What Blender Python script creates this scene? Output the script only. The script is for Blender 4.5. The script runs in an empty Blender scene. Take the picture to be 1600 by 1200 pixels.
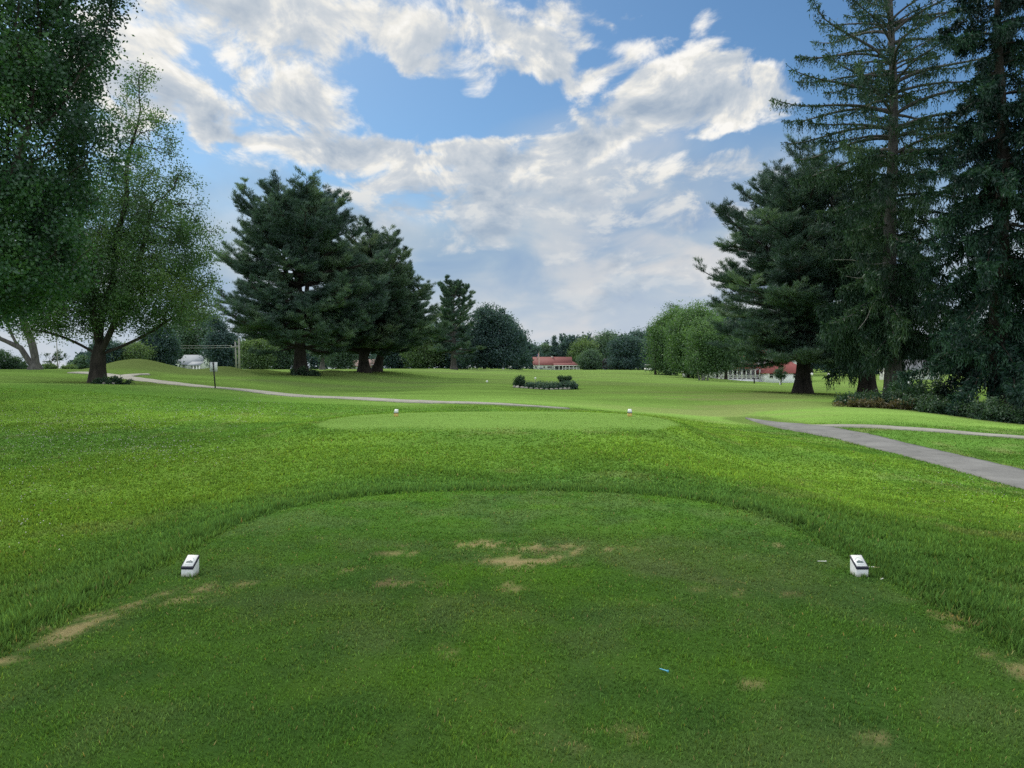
import bpy, math, random
import numpy as np
from mathutils import Vector, Matrix

scene = bpy.context.scene
COL = scene.collection
F_PX, CX, HY = 1180.0, 800.0, 577.0      # focal length, centre column and horizon row of the 1600x1200 photo
EYE = 1.62                                # eye height above the tee
R = math.radians

# ------------------------------------------------------------------ camera
cam_d = bpy.data.cameras.new("camera")
cam = bpy.data.objects.new("camera", cam_d)
COL.objects.link(cam)
cam.location = (0, 0, EYE)
cam.rotation_euler = (R(90), 0, 0)
cam_d.sensor_width = 36.0
cam_d.lens = 36.0 * F_PX / 1600.0
cam_d.shift_y = -(600 - HY) / 1600.0
cam_d.clip_start = 0.05
cam_d.clip_end = 5000
scene.camera = cam

scene.view_settings.view_transform = 'Standard'
scene.view_settings.look = 'None'
scene.view_settings.exposure = 0
scene.view_settings.gamma = 1
scene.render.engine = 'CYCLES'
scene.cycles.max_bounces = 5
scene.cycles.diffuse_bounces = 3
scene.cycles.glossy_bounces = 2
scene.cycles.transmission_bounces = 4
scene.cycles.transparent_max_bounces = 4
scene.cycles.caustics_reflective = False
scene.cycles.caustics_refractive = False
scene.cycles.use_denoising = False
scene.cycles.sample_clamp_direct = 3.0
scene.cycles.sample_clamp_indirect = 1.2
scene.cycles.use_adaptive_sampling = False

def px2w(px, py, Y):
    """point seen at (px, py) of the photo when it stands Y metres away"""
    return ((px - CX) / F_PX * Y, Y, EYE - (py - HY) / F_PX * Y)

# ------------------------------------------------------------------ value noise
def _hash(ix, iy, seed):
    h = (ix.astype(np.int64) * 374761393 + iy.astype(np.int64) * 668265263 + seed * 1442695041) & 0xFFFFFFFF
    h = ((h ^ (h >> 13)) * 1274126177) & 0xFFFFFFFF
    h = (h ^ (h >> 16)) & 0xFFFFFFFF
    return h / 4294967295.0

def vnoise(x, y, seed=0):
    x = np.asarray(x, float); y = np.asarray(y, float)
    ix = np.floor(x); iy = np.floor(y)
    fx = x - ix; fy = y - iy
    fx = fx * fx * (3 - 2 * fx); fy = fy * fy * (3 - 2 * fy)
    a = _hash(ix, iy, seed); b = _hash(ix + 1, iy, seed)
    c = _hash(ix, iy + 1, seed); d = _hash(ix + 1, iy + 1, seed)
    return (a * (1 - fx) + b * fx) * (1 - fy) + (c * (1 - fx) + d * fx) * fy

def fbm(x, y, seed=0, octv=4, gain=0.5):
    s = 0; a = 1; t = 0
    for o in range(octv):
        s = s + a * vnoise(np.asarray(x) * 2 ** o + 17.3 * o, np.asarray(y) * 2 ** o - 9.1 * o, seed + o * 31)
        t += a; a *= gain
    return s / t

def vnoise3(P, seed=0):
    P = np.asarray(P, float); I = np.floor(P).astype(np.int64); f = P - I; f = f * f * (3 - 2 * f); r = 0
    for dx in (0, 1):
        for dy in (0, 1):
            for dz in (0, 1):
                w_ = (f[:, 0] if dx else 1 - f[:, 0]) * (f[:, 1] if dy else 1 - f[:, 1]) * (f[:, 2] if dz else 1 - f[:, 2])
                r = r + w_ * _hash(I[:, 0] + dx + 7919 * (I[:, 2] + dz), I[:, 1] + dy, seed)
    return r

def sstep(a, b, x):
    t = np.clip((np.asarray(x, float) - a) / (b - a), 0, 1)
    return t * t * (3 - 2 * t)

# ------------------------------------------------------------------ mesh buffer
class Buf:
    def __init__(self):
        self.V = []; self.Q = []; self.T = []; self.A = []; self.n = 0
        self.QM = []; self.TM = []
    def add(self, v, q=None, t=None, a=0.5, m=0):
        v = np.asarray(v, float).reshape(-1, 3)
        if q is not None and len(q):
            q = np.asarray(q, np.int64).reshape(-1, 4) + self.n
            self.Q.append(q); self.QM.append(np.full(len(q), m))
        if t is not None and len(t):
            t = np.asarray(t, np.int64).reshape(-1, 3) + self.n
            self.T.append(t); self.TM.append(np.full(len(t), m))
        self.V.append(v)
        if np.isscalar(a): a = np.full(len(v), a)
        self.A.append(np.asarray(a, float))
        self.n += len(v)
    def box(self, x0, x1, y0, y1, z0, z1, m=0):
        v = [(x0,y0,z0),(x1,y0,z0),(x1,y1,z0),(x0,y1,z0),(x0,y0,z1),(x1,y0,z1),(x1,y1,z1),(x0,y1,z1)]
        q = [(3,2,1,0),(4,5,6,7),(0,1,5,4),(1,2,6,5),(2,3,7,6),(3,0,4,7)]
        self.add(v, q, m=m); return self
    def tube(self, pts, rad, n=6, a=0.5, cap=False):
        pts = np.asarray(pts, float); rad = np.asarray(rad, float)
        if np.ndim(rad) == 0: rad = np.full(len(pts), float(rad))
        k = len(pts)
        t = np.gradient(pts, axis=0)
        t /= np.linalg.norm(t, axis=1)[:, None] + 1e-9
        mt = pts[-1] - pts[0]; mt = mt / (np.linalg.norm(mt) + 1e-9)
        ref = np.array([1.0, 0, 0]) if abs(mt[2]) > 0.75 else np.array([0, 0, 1.0])
        A = np.cross(t, ref); A /= np.linalg.norm(A, axis=1)[:, None] + 1e-9
        B = np.cross(A, t)
        an = 2 * np.pi * np.arange(n) / n
        ring = pts[:, None] + rad[:, None, None] * (np.cos(an)[None, :, None] * A[:, None] + np.sin(an)[None, :, None] * B[:, None])
        i = np.arange(k - 1)[:, None] * n; j = np.arange(n)[None]; j2 = (j + 1) % n
        q = np.stack([i + j, i + j2, i + n + j2, i + n + j], -1).reshape(-1, 4)
        tr = None
        v = ring.reshape(-1, 3)
        if cap:
            v = np.vstack([v, pts[0], pts[-1]])
            jj = np.arange(n); j3 = (jj + 1) % n
            tr = np.vstack([np.stack([j3, jj, np.full(n, k * n)], -1),
                            np.stack([(k - 1) * n + jj, (k - 1) * n + j3, np.full(n, k * n + 1)], -1)])
        self.add(v, q, tr, a=a); return self
    def leaves(self, P, D, L, W, a, rng, fold=0.0):
        """one leaf-shaped lozenge per point: P base points, D directions, L length, W width"""
        n = len(P)
        D = D / (np.linalg.norm(D, axis=1)[:, None] + 1e-9)
        r = rng.normal(size=(n, 3))
        S = np.cross(D, r); S /= np.linalg.norm(S, axis=1)[:, None] + 1e-9
        L = np.broadcast_to(L, n)[:, None]; W = np.broadcast_to(W, n)[:, None]
        N = np.cross(S, D)
        mid = P + D * L * 0.45
        v = np.stack([P, mid + S * W * 0.5 + N * W * fold, P + D * L, mid - S * W * 0.5 + N * W * fold], 1).reshape(-1, 3)
        q = np.arange(n * 4).reshape(n, 4)
        a = np.repeat(np.broadcast_to(a, n), 4)
        self.add(v, q, a=a); return self
    def spikes(self, P, D, L, W, a, rng):
        """thin triangles (needle bundles)"""
        n = len(P)
        D = D / (np.linalg.norm(D, axis=1)[:, None] + 1e-9)
        S = np.cross(D, rng.normal(size=(n, 3))); S /= np.linalg.norm(S, axis=1)[:, None] + 1e-9
        L = np.broadcast_to(L, n)[:, None]; W = np.broadcast_to(W, n)[:, None]
        v = np.stack([P - S * W * 0.5, P + S * W * 0.5, P + D * L], 1).reshape(-1, 3)
        self.add(v, None, np.arange(n * 3).reshape(n, 3), a=np.repeat(np.broadcast_to(a, n), 3)); return self
    def mesh(self, name, mats, smooth=False):
        me = bpy.data.meshes.new(name)
        V = np.vstack(self.V)
        Q = np.vstack(self.Q) if self.Q else np.zeros((0, 4), np.int64)
        T = np.vstack(self.T) if self.T else np.zeros((0, 3), np.int64)
        me.vertices.add(len(V)); me.vertices.foreach_set("co", V.astype(np.float32).ravel())
        nl = Q.size + T.size
        me.loops.add(nl)
        me.loops.foreach_set("vertex_index", np.concatenate([Q.ravel(), T.ravel()]).astype(np.int32))
        me.polygons.add(len(Q) + len(T))
        ls = np.concatenate([np.arange(len(Q)) * 4, Q.size + np.arange(len(T)) * 3]).astype(np.int32)
        me.polygons.foreach_set("loop_start", ls)
        mi = np.concatenate(self.QM + self.TM).astype(np.int32)
        me.polygons.foreach_set("material_index", mi)
        if smooth: me.polygons.foreach_set("use_smooth", np.ones(len(Q) + len(T), bool))
        at = me.attributes.new("tint", 'FLOAT', 'POINT')
        at.data.foreach_set("value", np.concatenate(self.A).astype(np.float32))
        for m in (mats if isinstance(mats, (list, tuple)) else [mats]): me.materials.append(m)
        me.update(calc_edges=True)
        return me
    def obj(self, name, mats, parent=None, smooth=False, loc=None):
        o = bpy.data.objects.new(name, self.mesh(name, mats, smooth))
        COL.objects.link(o)
        if parent is not None: o.parent = parent
        if loc is not None: o.location = loc
        return o

def tag(o, label=None, cat=None, group=None, kind=None):
    if label: o["label"] = label
    if cat: o["category"] = cat
    if group: o["group"] = group
    if kind: o["kind"] = kind
    return o

def thing(name, label, cat, loc=(0, 0, 0), rz=0.0, group=None):
    o = bpy.data.objects.new(name, None)
    o.empty_display_size = 0.3
    COL.objects.link(o); o.location = loc; o.rotation_euler = (0, 0, rz)
    return tag(o, label, cat, group)

def copy_tree(o, parent=None):
    c = o.copy(); COL.objects.link(c)
    if parent is not None: c.parent = parent
    for ch in list(o.children): copy_tree(ch, c)
    return c

# ------------------------------------------------------------------ materials
class NT:
    """tiny node-tree writer"""
    def __init__(self, tree): self.t = tree; self.n = tree.nodes; self.l = tree.links
    def node(self, typ, **kw):
        nd = self.n.new(typ)
        for k, v in kw.items(): setattr(nd, k, v)
        return nd
    def put(self, sock, v):
        if isinstance(v, bpy.types.NodeSocket): self.l.new(v, sock)
        elif v is not None: sock.default_value = v
    def math(self, op, a, b=None, c=None, clamp=False):
        nd = self.node('ShaderNodeMath', operation=op, use_clamp=clamp)
        for s, v in zip(nd.inputs, (a, b, c)): self.put(s, v)
        return nd.outputs[0]
    def vmath(self, op, a, b=None, c=None, out=0):
        nd = self.node('ShaderNodeVectorMath', operation=op)
        for s, v in zip(nd.inputs, (a, b, c)): self.put(s, v)
        return nd.outputs[out]
    def mix(self, f, a, b, blend='MIX'):
        nd = self.node('ShaderNodeMix', data_type='RGBA', blend_type=blend)
        self.put(nd.inputs[0], f); self.put(nd.inputs[6], a); self.put(nd.inputs[7], b)
        return nd.outputs[2]
    def noise(self, vec, scale, detail=4, rough=0.5, dims='3D', dist=0.0):
        nd = self.node('ShaderNodeTexNoise', noise_dimensions=dims)
        self.put(nd.inputs['Vector'], vec); nd.inputs['Scale'].default_value = scale
        nd.inputs['Detail'].default_value = detail; nd.inputs['Roughness'].default_value = rough
        nd.inputs['Distortion'].default_value = dist
        return nd.outputs[0]
    def ramp(self, f, stops, interp='LINEAR'):
        nd = self.node('ShaderNodeValToRGB'); self.put(nd.inputs[0], f)
        cr = nd.color_ramp; cr.interpolation = interp
        while len(cr.elements) < len(stops): cr.elements.new(0.5)
        for e, (p, c) in zip(cr.elements, stops):
            e.position = p; e.color = (*c, 1) if len(c) == 3 else c
        return nd.outputs[0]
    def mapr(self, f, a, b, c=0.0, d=1.0, smooth=False):
        nd = self.node('ShaderNodeMapRange', interpolation_type='SMOOTHSTEP' if smooth else 'LINEAR')
        for s, v in zip(nd.inputs, (f, a, b, c, d)): self.put(s, v)
        return nd.outputs[0]
    def sep(self, v):
        nd = self.node('ShaderNodeSeparateXYZ'); self.put(nd.inputs[0], v); return nd.outputs
    def comb(self, x, y, z=0.0):
        nd = self.node('ShaderNodeCombineXYZ')
        for s, v in zip(nd.inputs, (x, y, z)): self.put(s, v)
        return nd.outputs[0]

def new_mat(name):
    m = bpy.data.materials.new(name); m.use_nodes = True
    m.node_tree.nodes.clear()
    nt = NT(m.node_tree)
    nt.out = nt.node('ShaderNodeOutputMaterial')
    return m, nt

def surf(nt, shader): nt.l.new(shader, nt.out.inputs[0])

def leaf_mat(name, dark, mid, light, transl=0.3, tcol=None, gloss=.04):
    """leaves: colour by the per-leaf tint attribute, some light coming through"""
    m, nt = new_mat(name)
    at = nt.node('ShaderNodeAttribute', attribute_name='tint')
    c = nt.ramp(at.outputs['Fac'], [(0.0, dark), (0.5, mid), (1.0, light)])
    df = nt.node('ShaderNodeBsdfDiffuse'); nt.put(df.inputs[0], c)
    tr = nt.node('ShaderNodeBsdfTranslucent')
    nt.put(tr.inputs[0], nt.mix(1.0, c, (*(tcol or (1.1, 1.15, 0.6)), 1), 'MULTIPLY'))
    mx = nt.node('ShaderNodeMixShader'); mx.inputs[0].default_value = transl
    nt.l.new(df.outputs[0], mx.inputs[1]); nt.l.new(tr.outputs[0], mx.inputs[2])
    gl = nt.node('ShaderNodeBsdfGlossy'); gl.inputs['Roughness'].default_value = .5; gl.inputs['Color'].default_value = (.9, .95, 1, 1)
    m2 = nt.node('ShaderNodeMixShader'); m2.inputs[0].default_value = gloss
    nt.l.new(mx.outputs[0], m2.inputs[1]); nt.l.new(gl.outputs[0], m2.inputs[2])
    surf(nt, m2.outputs[0])
    return m

def bark_mat(name, dark, light, scale=6.0):
    m, nt = new_mat(name)
    tc = nt.node('ShaderNodeTexCoord')
    v = nt.vmath('MULTIPLY', tc.outputs['Object'], (1, 1, 0.22))
    n1 = nt.noise(v, scale, 6, 0.65)
    n2 = nt.noise(tc.outputs['Object'], 1.3, 3)
    f = nt.math('ADD', nt.math('MULTIPLY', n1, 0.75), nt.math('MULTIPLY', n2, 0.35))
    c = nt.ramp(f, [(0.38, dark), (0.72, light)])
    b = nt.node('ShaderNodeBsdfPrincipled'); nt.put(b.inputs['Base Color'], c)
    b.inputs['Roughness'].default_value = 0.95; b.inputs['Specular IOR Level'].default_value = 0.15
    bm = nt.node('ShaderNodeBump'); bm.inputs['Strength'].default_value = 0.9; bm.inputs['Distance'].default_value = 0.05
    nt.put(bm.inputs['Height'], n1); nt.l.new(bm.outputs[0], b.inputs['Normal'])
    surf(nt, b.outputs[0])
    return m

def plain_mat(name, col, rough=0.6, var=0.12, scale=3.0, metal=0.0, spec=0.4, grime=None, bump=0.0):
    """paint / metal / stone with a little unevenness"""
    m, nt = new_mat(name)
    tc = nt.node('ShaderNodeTexCoord')
    n = nt.noise(tc.outputs['Object'], scale, 5, 0.6)
    lo = tuple(x * (1 - var) for x in col); hi = tuple(min(1, x * (1 + var)) for x in col)
    c = nt.ramp(n, [(0.3, lo), (0.7, hi)])
    if grime:
        z = nt.sep(tc.outputs['Object'])[2]
        g = nt.mapr(nt.math('ADD', z, nt.math('MULTIPLY', n, grime[1])), grime[0], grime[0] + grime[1] * 1.2, 1.0, 0.0, True)
        c = nt.mix(g, c, (*grime[2], 1))
    b = nt.node('ShaderNodeBsdfPrincipled'); nt.put(b.inputs['Base Color'], c)
    b.inputs['Roughness'].default_value = rough; b.inputs['Metallic'].default_value = metal
    b.inputs['Specular IOR Level'].default_value = spec
    if bump:
        bm = nt.node('ShaderNodeBump'); bm.inputs['Strength'].default_value = bump; bm.inputs['Distance'].default_value = 0.02
        nt.put(bm.inputs['Height'], nt.noise(tc.outputs['Object'], scale * 6, 5, 0.6)); nt.l.new(bm.outputs[0], b.inputs['Normal'])
    surf(nt, b.outputs[0])
    return m
# ------------------------------------------------------------------ sky, clouds and sun
SUN_EL, SUN_AZ = R(46), R(-38)            # azimuth clockwise from straight ahead (+Y)
SKY_STRENGTH = 0.12
world = bpy.data.worlds.new("World"); scene.world = world
world.use_nodes = True
world.node_tree.nodes.clear()
try:
    world.cycles.sampling_method = 'MANUAL'; world.cycles.sample_map_resolution = 512
except Exception: pass

CLOUDS = [  # ends of each cloud bank in photo pixels, radius in pixels, thickness
    (60,110, 330,60, 85,1.2), (240,20, 520,20, 85,1.3), (500,40, 720,50, 66,1.2), (620,75, 790,105, 42,1.1),
    (720,10, 860,105, 50,1.3), (850,5, 890,70, 26,.6), (880,130, 1030,70, 32,.7), (950,100, 1030,55, 30,.7), (955,0, 1045,0, 20,.55),
    (1095,40, 1140,25, 24,.8), (900,25, 940,22, 14,.6), (200,175, 500,115, 56,1.1), (280,150, 420,190, 50,1.1),
    (330,205, 620,225, 60,1.8), (560,200, 730,215, 44,1.2), (640,245, 870,250, 44,1.3),
    (850,250, 960,205, 46,1.7), (930,215, 1040,150, 52,1.9), (1020,150, 1130,90, 44,1.5), (1060,150, 1200,135, 56,1.4), (1115,75,1145,62,20,.8),
    (960,280, 1190,268, 40,.55), (600,285, 960,300, 60,.9), (640,345,790,350,34,.9), (700,300,800,320,40,.9), (900,445, 1110,418, 26,.95), (1060,330,1170,310,30,.5), (640,360,700,365,14,.5),
]

# two node groups: the coverage of the cloud banks, and the billows that eat into it
g = bpy.data.node_groups.new("cloud_cover", 'ShaderNodeTree')
for nm in ("UV", "Layer"): g.interface.new_socket(nm, in_out='INPUT', socket_type='NodeSocketVector')
g.interface.new_socket("Cover", in_out='OUTPUT', socket_type='NodeSocketFloat')
gt = NT(g)
gi = gt.node('NodeGroupInput'); go = gt.node('NodeGroupOutput')
UV = gi.outputs[0]; lay = gi.outputs[1]
su = gt.sep(UV)
wv = gt.node('ShaderNodeTexNoise', noise_dimensions='2D')
gt.put(wv.inputs['Vector'], lay); wv.inputs['Scale'].default_value = 3.2; wv.inputs['Detail'].default_value = 3
sc = gt.node('ShaderNodeVectorMath', operation='SCALE'); sc.inputs['Scale'].default_value = 0.14
gt.put(sc.inputs[0], gt.vmath('SUBTRACT', wv.outputs['Color'], (0.5, 0.5, 0.5)))
pos = gt.vmath('MULTIPLY', gt.vmath('ADD', UV, sc.outputs[0]), (1, 1, 0))
M = None
for (x0, y0, x1, y1, r, am) in CLOUDS:
    a = Vector(((x0 - CX) / F_PX, (HY - y0) / F_PX, 0)); b = Vector(((x1 - CX) / F_PX, (HY - y1) / F_PX, 0))
    pa = gt.vmath('SUBTRACT', pos, tuple(a)); ba = b - a
    h = gt.math('DIVIDE', gt.vmath('DOT_PRODUCT', pa, tuple(ba), out=1), max(ba.length_squared, 1e-6), clamp=True)
    sc = gt.node('ShaderNodeVectorMath', operation='SCALE'); sc.inputs[0].default_value = tuple(ba); gt.put(sc.inputs['Scale'], h)
    d = gt.vmath('DISTANCE', pa, sc.outputs[0], out=1)
    mk = gt.math('MULTIPLY_ADD', d, -am / (r / F_PX), am)
    M = mk if M is None else gt.math('MAXIMUM', M, mk)
for (x0, y0, x1, y1, r, am) in [(605,150, 860,170, 54,1.5), (1165,50, 1320,120, 64,1.2), (1080,218, 1240,208, 26,.8), (900,80, 960,90, 16,.5), (180,70,200,60,22,.5), (300,105,330,120,18,.5)]:   # clear gaps
    a = Vector(((x0 - CX) / F_PX, (HY - y0) / F_PX, 0)); b = Vector(((x1 - CX) / F_PX, (HY - y1) / F_PX, 0))
    pa = gt.vmath('SUBTRACT', pos, tuple(a)); ba = b - a
    h = gt.math('DIVIDE', gt.vmath('DOT_PRODUCT', pa, tuple(ba), out=1), max(ba.length_squared, 1e-6), clamp=True)
    sc = gt.node('ShaderNodeVectorMath', operation='SCALE'); sc.inputs[0].default_value = tuple(ba); gt.put(sc.inputs['Scale'], h)
    d = gt.vmath('DISTANCE', pa, sc.outputs[0], out=1)
    M = gt.math('SUBTRACT', M, gt.math('MAXIMUM', gt.math('MULTIPLY_ADD', d, -1.4 * am / (r / F_PX), 1.4 * am), 0.0))
# away from the photographed part of the sky: clouds of the same kind, cover raised for more ambient light
far = gt.math('MAXIMUM', gt.mapr(gt.math('ABSOLUTE', su[0]), 0.75, 1.0, -1, 1), gt.mapr(su[1], 0.56, 0.75, -1, 1))
scat = gt.math('MULTIPLY_ADD', gt.noise(lay, 1.1, 2, 0.5, '2D'), 5.0, -1.4)
M = gt.math('MAXIMUM', M, gt.math('MINIMUM', far, scat))
M = gt.math('MAXIMUM', M, -1.2)
gt.l.new(M, go.inputs[0])

w = NT(world.node_tree)
wo = w.node('ShaderNodeOutputWorld'); bg = w.node('ShaderNodeBackground')
bg.inputs['Strength'].default_value = SKY_STRENGTH
tc = w.node('ShaderNodeTexCoord')
dx, dy, dz = w.sep(tc.outputs['Generated'])
dd = w.math('MAXIMUM', dy, 0.22)
U = w.math('DIVIDE', dx, dd); Vv = w.math('DIVIDE', dz, dd)
uv = w.comb(U, Vv)
sky = w.node('ShaderNodeTexSky'); sky.sky_type = 'NISHITA'; sky.sun_disc = False
sky.sun_elevation = SUN_EL; sky.sun_rotation = SUN_AZ
sky.altitude = 50; sky.air_density = 1.0; sky.dust_density = 0.8; sky.ozone_density = 1.2
# clouds lie on a high flat layer: their detail gets finer towards the horizon
def layer(off):
    u = w.math('ADD', U, off[0]); v = w.math('ADD', Vv, off[1])
    den = w.math('MAXIMUM', w.math('ADD', v, 0.28), 0.1)
    return w.comb(w.math('DIVIDE', u, den), w.math('DIVIDE', 0.80, den))
lay0 = layer((0, 0)); lay1 = layer((-0.014, 0.026))
gn = w.node('ShaderNodeGroup'); gn.node_tree = g
w.put(gn.inputs[0], uv); w.put(gn.inputs[1], lay0)
cover = gn.outputs[0]
nA = w.noise(lay0, 6.2, 10, 0.62, '2D', 0.25); nB = w.noise(lay1, 6.2, 6, 0.58, '2D', 0.25)
K = 1.0 / SKY_STRENGTH
def rgb(*c): return tuple(((x / 255) / 12.92 if x / 255 <= .04045 else ((x / 255 + .055) / 1.055) ** 2.4) * K for x in c) + (1,)
D0 = w.math('ADD', cover, w.math('MULTIPLY_ADD', nA, 4.4, -2.2))
alpha = w.mapr(D0, -0.20, 0.95, 0, 1, True)
lit = w.math('SUBTRACT', nA, nB)
thick = w.mapr(D0, 0.2, 1.8, 0, 1, True)
lf = w.math('ADD', w.math('MULTIPLY_ADD', lit, 2.5, 0.80), w.math('MULTIPLY', thick, -0.36), clamp=True)
under = w.mapr(Vv, 0.31, 0.20, 0.0, 0.30, True)
lf = w.math('SUBTRACT', lf, under, clamp=True)
warm = w.ramp(lf, [(0.0, rgb(158, 175, 195)), (0.3, rgb(184, 195, 207)), (0.6, rgb(206, 212, 218)), (0.82, rgb(236, 235, 230)), (1.0, rgb(252, 250, 245))])
# blue of the open sky: Nishita, deepened
blue = w.mix(1.0, sky.outputs[0], (0.52, 0.75, 0.89, 1), 'MULTIPLY')
# thin high veil that thickens towards the horizon
lay2 = w.comb(w.math('DIVIDE', U, w.math('MAXIMUM', w.math('ADD', Vv, 0.34), 0.2)), w.math('DIVIDE', 1.0, w.math('MAXIMUM', w.math('ADD', Vv, 0.34), 0.2)))
vn = w.noise(lay2, 1.7, 4, 0.5, '2D', 0.5)
vn2 = w.noise(lay2, 3.6, 5, 0.5, '2D', 0.3)
vamt = w.mapr(w.math('ADD', w.math('MULTIPLY_ADD', vn, 0.30, Vv), w.math('MULTIPLY', w.math('ABSOLUTE', w.math('ADD', U, -.02)), .10)), 0.50, 0.36, 0.0, 1.0, True)
vcol = w.ramp(w.math('MULTIPLY_ADD', vn2, 0.5, w.math('MULTIPLY', vn, 0.5)), [(0.30, rgb(130, 162, 199)), (0.44, rgb(155, 180, 205)), (0.54, rgb(177, 194, 209)), (0.64, rgb(203, 210, 216)), (0.74, rgb(224, 223, 222))])
base = w.mix(w.math('MULTIPLY', vamt, 0.96), blue, vcol)
# pale warm haze low down
hz = w.mapr(Vv, 0.16, 0.02, 0.0, 0.6, True)
base = w.mix(hz, base, rgb(204, 211, 221))
warmth = w.math('MULTIPLY', w.mapr(w.vmath('DISTANCE', uv, (.20, .115, 0), out=1), .34, .02, 0, .55, True), w.mapr(vn2, .42, .62, .25, 1.0, True))
base = w.mix(warmth, base, rgb(228, 222, 218))
# lower clouds dissolve into the veil
cfade = w.mapr(Vv, 0.05, 0.27, 0.35, 1.0, True)
# unseen clouds behind the viewer, brightened to add ambient fill light
cloud_boost = w.vmath('SCALE', warm, None); w.put(cloud_boost.node.inputs['Scale'], w.mapr(dy, 0.15, -0.35, 1.0, 1.75))
col = w.mix(w.math('MULTIPLY', alpha, cfade), base, cloud_boost)
# glow of the hidden sun, upper left
sdir = Vector((math.sin(SUN_AZ) * math.cos(SUN_EL), math.cos(SUN_AZ) * math.cos(SUN_EL), math.sin(SUN_EL)))
cs = w.vmath('DOT_PRODUCT', tc.outputs['Generated'], tuple(sdir), out=1)
gl = w.math('POWER', w.math('MAXIMUM', cs, 0.0), 14.0)
col = w.mix(w.math('MULTIPLY', gl, 0.42), col, rgb(255, 253, 246))
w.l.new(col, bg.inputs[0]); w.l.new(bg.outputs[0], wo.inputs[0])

sun_d = bpy.data.lights.new("sun", 'SUN'); sun_d.energy = 2.6; sun_d.angle = R(9); sun_d.color = (1.0, 0.95, 0.86)
sun = bpy.data.objects.new("sun", sun_d); COL.objects.link(sun)
sun.rotation_euler = sdir.to_track_quat('Z', 'Y').to_euler()
# ------------------------------------------------------------------ the lie of the land
_anch = [  # what the photo shows at (px, py) stands this far away
    (0,700,17), (0,640,26), (0,600,36), (0,580,60), (-300,640,24), (-300,585,50),
    (152,598,45), (215,579,72), (335,605,43), (470,585,70), (577,583,78), (340,586,72), (700,577.5,150), (790,577.5,160),
    (870,578,335), (960,578,300), (1013,579,240), (1040,586,150), (1097,595,112), (1180,597,175), (1250,598,172),
    (1255,615,57), (1355,620,50), (1395,622,46), (1560,655,36), (1500,612,75), (1600,628,55), (1700,660,36), (1420,596,150),
    (850,608,60), (600,606,60), (430,612,52), (600,622,40), (800,632,33), (1000,622,46), (1150,636,40), (1250,650,34), (1400,655,30),
    (1170,661,33), (1260,669,28.5), (1600,692,24), (1600,745,17), (1400,702,22.5), (1750,790,14), (2300,760,16), (2300,640,40), (-900,600,50),
    (-1500,640,40), (2500,600,110),
    (100,577,110), (300,577.5,110), (296,578.5,178), (340,577.5,140), (-400,574,140), (500,577,160),
    (0,577,330), (1600,581,320), (2400,579,400), (-900,575,400),
    (300,690,16.5), (400,650,24), (1150,700,18.5), (1250,760,14),
]
_pts = []
for px, py, Y in _anch: _pts.append(px2w(px, py, Y))
# the tee itself and the ground just round it
for x, y, z in [(0,3,0),(-2.5,3,0),(2.6,3,0),(0,8,0),(-2,7.5,0),(2,7.5,0),(0,10,-.02),(0,0,0),(-3,0,-.02),(3,0,-.02),(0,-8,0),
                (-6,6,-.36),(6.2,6,-.30),(-7,0,-.4),(7,0,-.4),(-12,5,-.25),(13,6,-1.0),(-5,11.5,-.22),(0,12.6,-.10),(4,12,-.2),(8,12,-.62),
                (0,15,.08),(-3,16,.18),(3,16,.2),(0,22.5,.32),(-4.5,20,.26),(3.8,20,.26),(-7.5,19,-.02),(6.8,19,-.3),(0,27,.0),(-6,26,-.02),(5,27,-.25),
                (-30,-30,-.5),(30,-30,-1.2),(0,-40,0),(-200,-40,-1),(200,-40,-2),
                (0,700,3),(500,700,3),(-500,700,1),(0,1800,5),(-1500,1800,5),(1500,1800,5),(-1500,200,0),(1500,200,-2)]:
    _pts.append((x, y, z))
_pts = np.array(_pts)
def _cc(x, y): return np.arcsinh(np.asarray(x, float) / 9.0), np.arcsinh(np.asarray(y, float) / 9.0)
_u, _v = _cc(_pts[:, 0], _pts[:, 1])
def _k(r2): r = np.sqrt(r2 + 0.02); return r
_n = len(_pts)
_A = np.zeros((_n + 3, _n + 3))
_A[:_n, :_n] = _k((_u[:, None] - _u[None]) ** 2 + (_v[:, None] - _v[None]) ** 2) - 0.012 * np.eye(_n)
_A[:_n, _n] = 1; _A[:_n, _n + 1] = _u; _A[:_n, _n + 2] = _v; _A[_n:, :_n] = _A[:_n, _n:].T
_wgt = np.linalg.solve(_A, np.concatenate([_pts[:, 2], np.zeros(3)]))

MOUNDS = []  # x, y, height, half width, half depth
for px, top, base, Y, hw, hd in [(238,571.3,587,66,4.1,3.6), (208,574,587,68,2.6,3), (354,572,586,68,2.2,2.6), (402,574.5,583,73,2.4,2.6), (520,578.5,583,76,2.2,2.5),
                                 (683,574.5,577.5,130,3.5,3), (640,576,577.5,125,3,3), (770,575.5,577.5,152,4,3)]:
    MOUNDS.append(((px - CX) / F_PX * Y, Y, (base - top) / F_PX * Y, hw, hd))

def tee1(x, y):
    """<0 inside the near tee"""
    xx = np.abs(np.asarray(x) - 0.0) / 2.86; yy = np.maximum(np.asarray(y) - 7.1, 0) / 2.95
    r = (xx ** 2.6 + yy ** 2.6) ** (1 / 2.6)
    return (r - 1) * 2.86
def tee2(x, y):
    xx = np.abs(np.asarray(x) + 0.35) / 4.55; yy = np.abs(np.asarray(y) - 19.6) / 3.7
    r = (xx ** 2.4 + yy ** 2.4) ** (1 / 2.4)
    return (r - 1) * 3.7

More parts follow.
